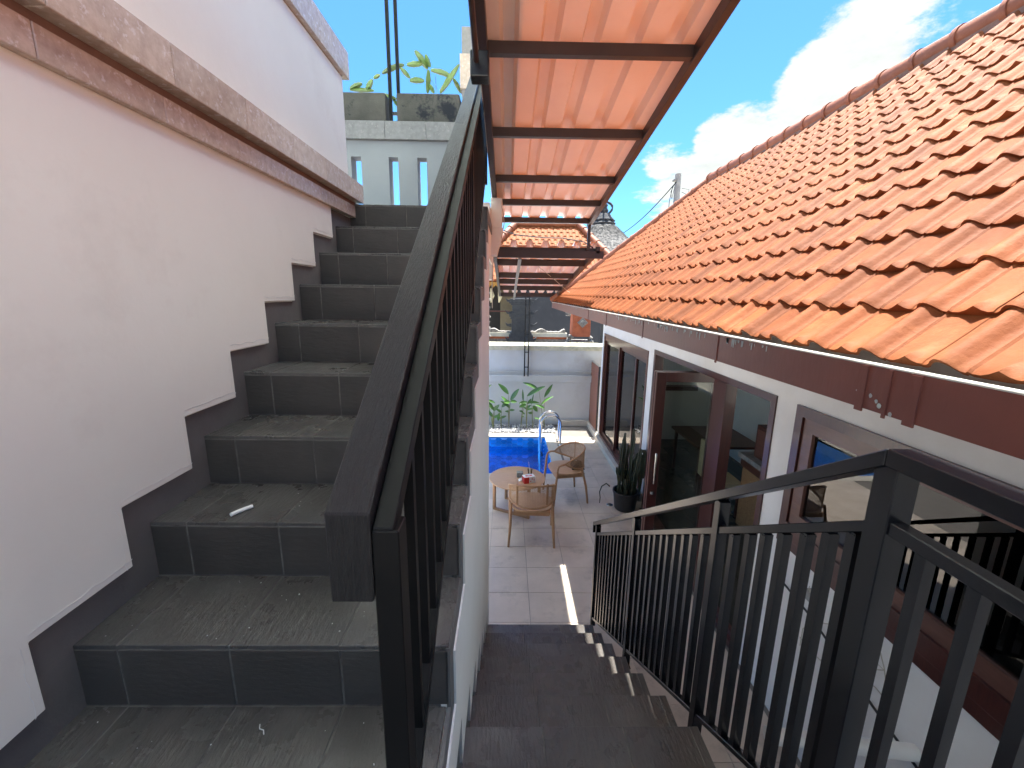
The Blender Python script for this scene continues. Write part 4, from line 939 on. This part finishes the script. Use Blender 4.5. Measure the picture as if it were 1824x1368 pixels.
for i in range(9):
    for j in range(9): cl_.v.append(Vector((.93 + i * .022 + rc.uniform(-.004, .004), 5.50 + j * .03, .458 + .035 * rc.random() * math.sin(pi * i / 8) + (.045 * (1 if 0 < i < 8 and 0 < j < 8 else 0)))))
for i in range(8):
    for j in range(8): a = i * 9 + j; cl_.f.append((a, a + 9, a + 10, a + 1))
tag(cl_.build('black_cloth', M['cloth'], None, smooth=True, angle=80), 'crumpled black cloth lying on the seat of the far cane chair', 'cloth')
rt_ = empty('round_table', (.16, 5.27, 0), 'low round teak table with looped timber legs beside the pool', 'table')
MB().lathe((.16, 5.27, .425), [(.01, 0), (.355, 0), (.372, .012), (.372, .020), (.362, .026), (.01, .026)], 48).build('table_top', M['teak_top'], rt_, smooth=True)
for ang in (R(20), R(110)):
    Mx = Matrix.Translation((.16, 5.27, 0)) @ Matrix.Rotation(ang, 4, 'Z')
    o_ = MB()
    yo = .17
    for s_ in ((-1, 1) if ang < 1 else ()):
        pass
for s_, nm in ((-1, 0), (1, 0)):
    Mx = Matrix.Translation((.16, 5.27, 0)) @ Matrix.Rotation(R(62), 4, 'Z')
    b_ = MB(); X_ = s_ * .17
    b_.box((X_ - .018, -.27, 0), (X_ + .018, -.235, .424), Mx).box((X_ - .018, .235, 0), (X_ + .018, .27, .424), Mx).box((X_ - .018, -.235, 0), (X_ + .018, .235, .03), Mx).box((X_ - .018, -.235, .395), (X_ + .018, .235, .424), Mx)
    b_.build('leg_frame', M['teak'], rt_, bevel=.003)
tz = .452
tbx = empty('tissue_box', (.31, 5.13, tz), 'red and white cardboard tissue box on the round table', 'box')
Mt = Matrix.Translation((.305, 5.12, tz)) @ Matrix.Rotation(R(18), 4, 'Z')
def bb(a, c, nm, m, parent, bev=0): return MB().box(a, c, Mt).build(nm, M[m], parent, bevel=bev)
bb((-.075, -.045, 0), (.075, .045, .088), 'carton', 'white', tbx, .002)
bb((-.076, -.0465, .002), (-.01, -.0452, .086), 'red_side', 'red', tbx); bb((-.0765, -.0455, .002), (-.0752, .0455, .086), 'red_end', 'red', tbx)
for a, c in ((.01, .02), (.03, .05), (.055, .035)): bb((a - .004, -.0465, c), (a + .008, -.0452, c + .014), 'red_mark', 'red', tbx)
bb((-.045, -.016, .088), (.045, .016, .0895), 'slot_film', 'red', tbx)
fo = MB(); 
for k in range(7):
    a = k * .9; fo.add([Mt @ Vector((-.02 + .006 * k, -.01, .089)), Mt @ Vector((-.015 + .006 * k, .012, .089)), Mt @ Vector((-.01 + .006 * k + .01 * math.sin(a), .01 * math.cos(a), .115 + .01 * math.sin(a * 2)))], [(0, 1, 2)])
fo.build('tissue', M['white'], tbx)
bk = empty('woven_box', (.20, 5.27, tz), 'small grey woven box left of the tissue box on the table', 'box')
MB().box((.155, 5.25, tz), (.235, 5.32, tz + .055)).build('box_body', M['weave_grey'], bk, bevel=.003); MB().box((.152, 5.247, tz + .056), (.238, 5.323, tz + .068)).build('lid', M['weave_grey'], bk, bevel=.003)
wrp = MB(); rc2 = random.Random(8)
for i in range(5):
    for j in range(4): wrp.v.append(Vector((.175 + i * .02 + rc2.uniform(-.004, .004), 5.13 + j * .025, tz + .002 + (.022 * rc2.random() if 0 < i < 4 else 0))))
for i in range(4):
    for j in range(3): a = i * 4 + j; wrp.f.append((a, a + 4, a + 5, a + 1))
tag(wrp.build('wrapper', M['white'], None), 'crumpled pale wrapper in front of the woven box', 'wrapper')
gl_ = empty('drinking_glass', (.33, 5.36, tz), 'short clear glass with a straw behind the tissue box', 'glass')
MB().lathe((.335, 5.36, tz), [(.026, 0), (.033, .075), (.031, .075), (.024, .006)], 18).build('tumbler', M['glass_clear'], gl_, smooth=True)
MB().tube([(.335, 5.36, tz + .01), (.315, 5.385, tz + .17)], .0025, 6).build('straw', M['white'], gl_)
# ---------------------------------------------------------------- potted cactus
pt_ = empty('potted_cactus', (1.625, 5.28, 0), 'tall dark cactus with bent stems in a black pot by the house wall', 'plant')
PX, PY = 1.63, 5.28
MB().lathe((PX, PY, 0), [(.125, 0), (.14, .02), (.165, .24), (.175, .245), (.175, .27), (.160, .27), (.15, .20), (.01, .20)], 28).build('pot', M['black_plastic'], pt_, smooth=True)
rr_ = random.Random(12)
stems = [(-.10, .02, -.07, .04, .95), (-.03, .03, -.05, .06, 1.06), (.02, -.03, .06, .02, 1.12), (-.06, -.05, -.16, -.06, .62), (.06, .03, .10, .05, .70), (.0, .06, .02, .1, .88), (-.08, -.02, -.12, 0, .55), (.09, -.02, .16, -.03, .76), (.04, -.07, .06, -.1, .58), (-.02, -.08, -.05, -.1, .48), (.07, .07, .09, .11, .64)]
for a, b_, c_, d_, h_ in stems:
    pts = [Vector((PX + a + (c_ - a) * t + rr_.uniform(-.008, .008), PY + b_ + (d_ - b_) * t, .19 + (h_ - .19) * t)) for t in [i / 7 for i in range(8)]]
    rs = [.0185 * (1 + .20 * math.sin(i * 1.9 + h_ * 9)) for i in range(7)] + [.008]
    MB().tube(pts, rs, 10, ribs=5).build('stem', M['cactus'], pt_, smooth=True, angle=30)
for sx, top_, drop in ((1, .86, .35), (.55, .80, .50)):
    pts = [Vector((PX + .05 + .10 * sx * 0, PY - .02, .2))] + [Vector((PX + .06 + .09 * t * sx, PY - .02, .2 + (top_ - .2) * t)) for t in (.4, .8)] + [Vector((PX + .09 * sx + .06 + .06 * math.sin(a), PY - .02, top_ - .06 + .06 * math.cos(a) * 1.0)) for a in (0.2, .9, 1.6)] + [Vector((PX + .14 + .07 * sx, PY - .02, top_ - .06 - drop * t)) for t in (.3, .7, 1)]
    MB().tube(pts, [.02] * (len(pts) - 1) + [.010], 10, ribs=5).build('stem', M['cactus'], pt_, smooth=True, angle=30)
pts = [P(1086, 866, y=5.2), P(1080, 861, y=5.15), P(1072, 866, y=5.12), P(1068, 876, y=5.1), P(1069, 886, y=5.1), P(1068, 896, y=5.1)]
MB().tube(pts, [.009, .008, .008, .007, .006, .004], 8).build('dry_stem', M['cactus'], pt_, smooth=True)
gp2 = MB().lathe((1.755, 5.40, 0), [(.09, 0), (.115, .20), (.12, .20), (.11, .19), (.01, .17)], 20)
tag(gp2.build('grey_pot', M['grey_plastic'], None, smooth=True), 'dull grey plastic pot wedged between the cactus pot and the wall', 'pot')
dr = empty('floor_drain', (1.45, 5.21, .002), 'round steel floor drain in the paving beside the cactus pot', 'drain')
c_ = P(1086, 899, z=0.002)
dr.location = c_; WL[dr.name] = c_
MB().lathe(c_, [(.045, 0), (.045, .003), (.038, .004), (.01, .004)], 20).build('rim', M['steel'], dr); MB().lathe(c_ + Vector((0, 0, .0042)), [(.034, 0), (.001, .0005)], 16).build('grate', M['black_metal'], dr)

# ---------------------------------------------------------------- litter on the steps
p_ = MB().tube([(-.845, 1.205, 2.168), (-.838, 1.225, 2.167), (-.825, 1.245, 2.167), (-.81, 1.26, 2.168)], .0062, 8)
tag(p_.build('hose_piece', M['white'], None, smooth=True), 'short curved piece of white hose on the second rising step', 'hose')
p0 = P(463, 1290, z=1.802); p_ = MB().tube([p0, p0 + Vector((.006, -.012, .001)), p0 + Vector((.018, -.016, .002)), p0 + Vector((.024, -.026, .001))], .0012, 5)
tag(p_.build('thread', M['white'], None), 'tiny curl of white thread on the landing tiles', 'thread')
cr_ = MB(); rc3 = random.Random(6)
for i in range(90):
    k = rc3.choice([0, 0, 1, 1, 2, 3]); X = rc3.uniform(-1.04, -.2); Y = (rc3.uniform(.5, .89) if k == 0 else yu(k) + rc3.uniform(.01, .25)); stone(cr_, (X, Y, zu(k) + .0008), rc3.uniform(.0008, .0022))
tag(cr_.build('plaster_crumbs', M['white'], None), 'scattered white plaster crumbs on the rising steps', 'crumbs', kind='stuff')

# ---------------------------------------------------------------- neighbours
nw = empty('neighbour_wall', (0, 11.0, 0), 'orange brick wall with pale bands and a wavy carved crest behind the yard wall', 'wall')
MB().box((-3, 11.05, 0), (1.55, 11.3, 1.50)).build('wall', M['charcoal'], nw)
Zr = [(1.50, 1.59, 'brick'), (1.59, 1.70, 'stone_grey'), (1.70, 1.76, 'brick'), (1.76, 1.86, 'white_band')]
for za, zb, mn in Zr:
    pr_ = 0 if mn != 'white_band' else .06
    MB().box((-3, 10.95 - pr_, za), (1.55, 11.3, zb - .001)).build('course', M[mn], nw)
cw = [(-3, 1.86)]
x = -3
while x < 1.52:
    ph = (x % .62) / .62
    cw.append((x, 1.885 + (.075 * math.sin(pi * (ph - .2) / .5) if .2 < ph < .7 else .012 * abs(math.sin(ph * 20))))); x += .02
cw.append((1.52, 1.86))
MB().prism(cw, 'y', 10.93, 11.15).build('wavy_crest', M['stone_grey'], nw)
gpil = empty('carved_pillar', (.36, 10.8, 0), 'dark carved stone pillar with stepped tiers standing on the neighbour wall', 'pillar')
tiers = [(0, 1.60, .20), (1.60, 1.68, .35), (1.68, 1.82, .30), (1.82, 1.88, .27), (1.88, 2.22, .235), (2.22, 2.28, .27), (2.28, 2.36, .30), (2.36, 2.40, .25), (2.40, 2.56, .22), (2.56, 2.60, .26), (2.60, 2.66, .30), (2.66, 2.72, .26)]
for za, zb, hw in tiers: MB().box((.36 - hw, 10.6, za), (.36 + hw, 10.62 + 2 * hw * .9, zb)).build('tier', M['stone_dark'], gpil, bevel=.008)
MB().prism([(.36, 2.16), (.46, 2.05), (.42, 1.95), (.36, 1.92), (.30, 1.95), (.26, 2.05)], 'y', 10.585, 10.6).build('boss', M['stone_dark'], gpil, bevel=.01)
for sx in (-1, 1):
    for zz in (1.66, 2.02, 2.32, 2.62):
        MB().prism([(.36 + sx * .24, zz), (.36 + sx * .36, zz + .03), (.36 + sx * .40, zz + .12), (.36 + sx * .33, zz + .07), (.36 + sx * .24, zz + .09)], 'y', 10.63, 10.75).build('ear', M['stone_dark'], gpil)
cp2 = empty('brick_pillar', (1.9, 11.0, 0), 'orange brick pillar with a carved stone diamond at the roof corner', 'pillar')
MB().box((1.60, 10.9, 0), (2.25, 11.4, 1.66)).build('base', M['stone_grey'], cp2)
MB().box((1.68, 10.86, 1.78), (2.14, 11.3, 2.42)).build('brick_face', M['brick'], cp2, bevel=.01)
MB().prism([(1.93, 2.27), (2.07, 2.14), (1.93, 2.01), (1.79, 2.14)], 'y', 10.82, 10.86).build('diamond', M['stone_grey'], cp2, bevel=.008)
MB().prism([(1.93, 2.21), (2.0, 2.14), (1.93, 2.07), (1.86, 2.14)], 'y', 10.79, 10.82).build('diamond_centre', M['stone_grey'], cp2, bevel=.008)
for i, (a, zz, s_) in enumerate(((1.56, 1.66, .14), (1.62, 1.72, .12), (1.58, 2.35, .10), (2.15, 1.70, .12), (1.60, 2.50, .07))):
    b_ = MB()
    for k in range(7): stone(b_, (a + rc3.uniform(-.05, .05), 10.85 + rc3.uniform(0, .1), zz + rc3.uniform(-.05, .08)), s_ * .5)
    b_.build('carving', M['stone_grey'], cp2, smooth=True)
lc = empty('carved_finial', (-.42, 10.7, 0), 'pale carved stone finials stacked at the edge of the white spine wall', 'ornament')
b_ = MB()
MB().box((-.62, 10.7, 0), (-.48, 10.9, 1.7)).build('shaft', M['stone_grey'], lc)
for zz in (1.62, 1.78, 1.98, 2.14, 2.30, 2.48, 2.66, 2.84):
    b_ = MB(); 
    for k in range(5): stone(b_, (-.50 + rc3.uniform(-.04, .05), 10.72 + rc3.uniform(-.05, .05), zz + rc3.uniform(-.04, .04)), .075)
    b_.build('carving', M['stone_grey'], lc, smooth=True)
nh_ = empty('neighbour_pavilion', (1, 16, 0), 'neighbouring pavilion with orange hipped tile roof, yellow fascia and a dark interior', 'house')
def hiproof(xa, xb, ya, ze, zr_, xra, xrb, yr, parent, rows=16, tw=.25):
    """front slope of tiles between eave line (xa..xb, ya, ze) and ridge (xra..xrb, yr, zr)"""
    b_ = MB(); b_.add([(xa, ya, ze - .06), (xb, ya, ze - .06), (xrb, yr, zr_ - .06), (xra, yr, zr_ - .06)], [(0, 1, 2, 3)])
    b_.add([(xa, ya, ze - .06), (xra, yr, zr_ - .06), (xa, yr + (yr - ya), ze - .06)], [(0, 1, 2)]); b_.add([(xb, ya, ze - .06), (xb, yr + (yr - ya), ze - .06), (xrb, yr, zr_ - .06)], [(0, 1, 2)])
    rf = b_.build('roof', M['clay'], parent)
    tl = MB()
    for j in range(rows):
        t0 = j / rows; t1 = (j + 1.12) / rows
        ea, eb = xa + (xra - xa) * t0, xb + (xrb - xb) * t0
        n_ = int((eb - ea) / tw)
        for i in range(n_):
            a0 = ea + (eb - ea - n_ * tw) / 2 + i * tw
            pa = Vector((a0, ya + (yr - ya) * t0, ze + (zr_ - ze) * t0)); pb_ = Vector((a0, ya + (yr - ya) * min(t1, 1), ze + (zr_ - ze) * min(t1, 1)))
            hh = [.008, .03, .034, .018, .005, .003, .008]; vs_ = []
            for p0_, lift in ((pa, .02), (pb_, .0)):
                for q_, h2 in enumerate(hh): vs_.append(p0_ + Vector((tw * q_ / 6, 0, lift + h2 + rc3.uniform(-.004, .004))))
            for q_, h2 in enumerate(hh): vs_.append(pa + Vector((tw * q_ / 6, 0.0, -.03)))
            fs_ = [(q_, q_ + 1, 8 + q_, 7 + q_) for q_ in range(6)] + [(14 + q_, 15 + q_, q_ + 1, q_) for q_ in range(6)]
            tl.add(vs_, fs_)
    o = tl.build('roof_tile_field', M['clay'], rf); o['kind'] = 'stuff'
    for (p0_, p1_) in (((xa, ya, ze), (xra, yr, zr_)), ((xb, ya, ze), (xrb, yr, zr_)), ((xra, yr, zr_), (xrb, yr, zr_))):
        p0_ = Vector(p0_) + Vector((0, 0, .1)); p1_ = Vector(p1_) + Vector((0, 0, .1)); n_ = max(2, int((p1_ - p0_).length / .42))
        for i in range(n_):
            A2 = p0_.lerp(p1_, i / n_); B2 = p0_.lerp(p1_, (i + 1) / n_)
            MB().tube([A2, A2.lerp(B2, .12), A2.lerp(B2, .13), B2], [.15, .15, .13, .12], 10).build('ridge_tile', M['clay_ridge'], rf, smooth=True)
    return rf
hiproof(-1.6, 4.6, 15.9, 3.30, 5.55, .35, 2.85, 18.2, nh_, rows=14)
MB().box((-1.6, 15.86, 3.13), (4.6, 15.92, 3.24)).build('fascia', M['gold'], nh_)
b_ = MB(); x = -1.6
while x < 4.6: b_.prism([(x, 3.13), (x + .16, 3.13), (x + .08, 3.04)], 'y', 15.87, 15.91); x += .17
b_.build('fascia_drops', M['gold'], nh_)
MB().box((-3, 17.6, 0), (5, 17.8, 3.3)).build('back_wall', M['dark_room'], nh_)
MB().box((-.25, 16.6, 0), (.28, 17.0, 3.1)).build('tan_wall_panel', M['tan'], nh_)
MB().box((.28, 15.95, 0), (4.6, 16.2, 2.95)).build('charcoal_wall', M['charcoal'], nh_)
MB().box((-.9, 16.3, 2.15), (.1, 16.4, 2.2)).build('beam', M['cabinet'], nh_)
for k in range(3): MB().tube([(-.9 + .3 * k, 16.2, 3.02), (-.85 + .3 * k, 16.2, 2.75), (-.9 + .3 * k, 16.25, 2.5)], [.03, .09, .02], 8).build('hanging_cloth', M['cream'], nh_, smooth=True)
# thatched shrine with crown finial
ts_ = empty('thatched_shrine', (4.7, 20, 0), 'grey thatched shrine roof topped by a carved crown finial', 'shrine')
TX, TY = 4.35, 20.3
MB().lathe((TX, TY, 0), [(2.15, 4.18), (2.2, 4.32), (1.95, 4.62), (1.55, 5.0), (1.1, 5.38), (.70, 5.72), (.50, 5.9), (.45, 5.95)], 40).build('thatch', M['thatch'], ts_, smooth=True)
hr_ = MB(); rt2 = random.Random(9)
for i in range(2600):
    a = rt2.uniform(pi, 2 * pi); t = rt2.random(); rr2 = 2.17 - (2.17 - .5) * t; zz = 4.30 + 1.62 * t ** .96
    p0_ = Vector((TX + rr2 * math.cos(a), TY + rr2 * math.sin(a), zz + .02)); dn = Vector((math.cos(a), math.sin(a), -1.0)).normalized()
    sd_ = Vector((-math.sin(a), math.cos(a), 0)) * .02
    hr_.add([p0_ - sd_, p0_ + sd_, p0_ + dn * rt2.uniform(.12, .3) + Vector((rt2.uniform(-.03, .03), 0, .05))], [(0, 1, 2)])
o = hr_.build('thatch_strands', M['thatch'], ts_); o['kind'] = 'stuff'
MB().lathe((TX, TY, 0), [(1.4, 0), (1.4, 4.17), (1.9, 4.17), (1.9, 4.0)], 8).build('shrine_body', M['charcoal'], ts_)
MB().box((TX - 1.7, TY - 1.9, 3.80), (TX + 1.7, TY - 1.75, 4.05)).build('fascia', M['gold'], ts_)
MB().lathe((TX, TY, 5.93), [(.50, 0), (.55, .06), (.42, .16), (.46, .22), (.34, .36), (.30, .44), (.20, .50)], 16).build('finial_base', M['stone_dark'], ts_, smooth=True)
b_ = MB()
for k in range(6):
    a = 2 * pi * k / 6 + .3
    b_.tube([(TX + .18 * math.cos(a), TY + .18 * math.sin(a), 6.38)] + [(TX + (.18 + .24 * math.sin(pi * t)) * math.cos(a), TY + (.18 + .24 * math.sin(pi * t)) * math.sin(a), 6.38 + .55 * t) for t in (.2, .4, .6, .8)] + [(TX + .05 * math.cos(a), TY + .05 * math.sin(a), 6.95)], .035, 6)
b_.build('crown_scrolls', M['stone_dark'], ts_, smooth=True)
MB().lathe((TX, TY, 6.42), [(.14, 0), (.20, .12), (.12, .26), (.16, .36), (.06, .48), (.10, .58), (.03, .68), (.05, .76), (.01, .92)], 12).build('crown_core', M['stone_dark'], ts_, smooth=True)
for k in range(8):
    a = 2 * pi * k / 8; b_ = MB(); stone(b_, (TX + .42 * math.cos(a), TY + .42 * math.sin(a), 6.12), .12); b_.build('scroll', M['stone_dark'], ts_, smooth=True)
# utility pole and lines
up_ = empty('utility_pole', (7.5, 20, 0), 'grey concrete utility pole with drooping wires beyond the roof', 'pole')
MB().tube([(7.6, 20, 0), (7.45, 20, 8.05)], [.19, .125], 14).build('pole', M['concrete'], up_, smooth=True)
MB().box((7.25, 19.86, 7.75), (7.33, 20.1, 7.82)).build('insulator', M['stone_grey'], up_)
b_ = MB()
b_.tube([(7.32, 19.9, 7.7), (7.15, 19.9, 7.3), (7.22, 19.9, 7.0), (7.3, 19.9, 7.5)], .012, 5).tube([(7.22, 19.9, 7.55), (7.12, 19.9, 6.9), (7.12, 19.9, 5.8)], .015, 5)
b_.tube([(7.62, 19.9, 7.45), (7.95, 19.9, 7.4), (7.9, 19.9, 7.0), (7.7, 19.9, 6.4)], .012, 5).tube([(7.62, 19.9, 7.3), (7.85, 19.9, 7.2), (8.2, 19.9, 6.7)], .012, 5)
b_.build('service_wires', M['cable'], up_)
a_ = Vector((7.36, 19.9, 7.7)); e_ = P(1095, 425, y=24)
b_ = MB().tube([a_.lerp(e_, t) - Vector((0, 0, .25 * math.sin(pi * t))) for t in [i / 8 for i in range(9)]], .022, 6)
tag(b_.build('power_line', M['cable'], None), 'black power line slanting down from the utility pole behind the shrine roof', 'cable')
# dark screen seen between the roof corner and the gate
sc = MB().box((2.15, 9.7, 0), (2.95, 9.8, 2.56))
tag(sc.build('dark_screen', M['charcoal'], None), 'dark blue grey screen panel beyond the yard wall under the eaves', 'screen')
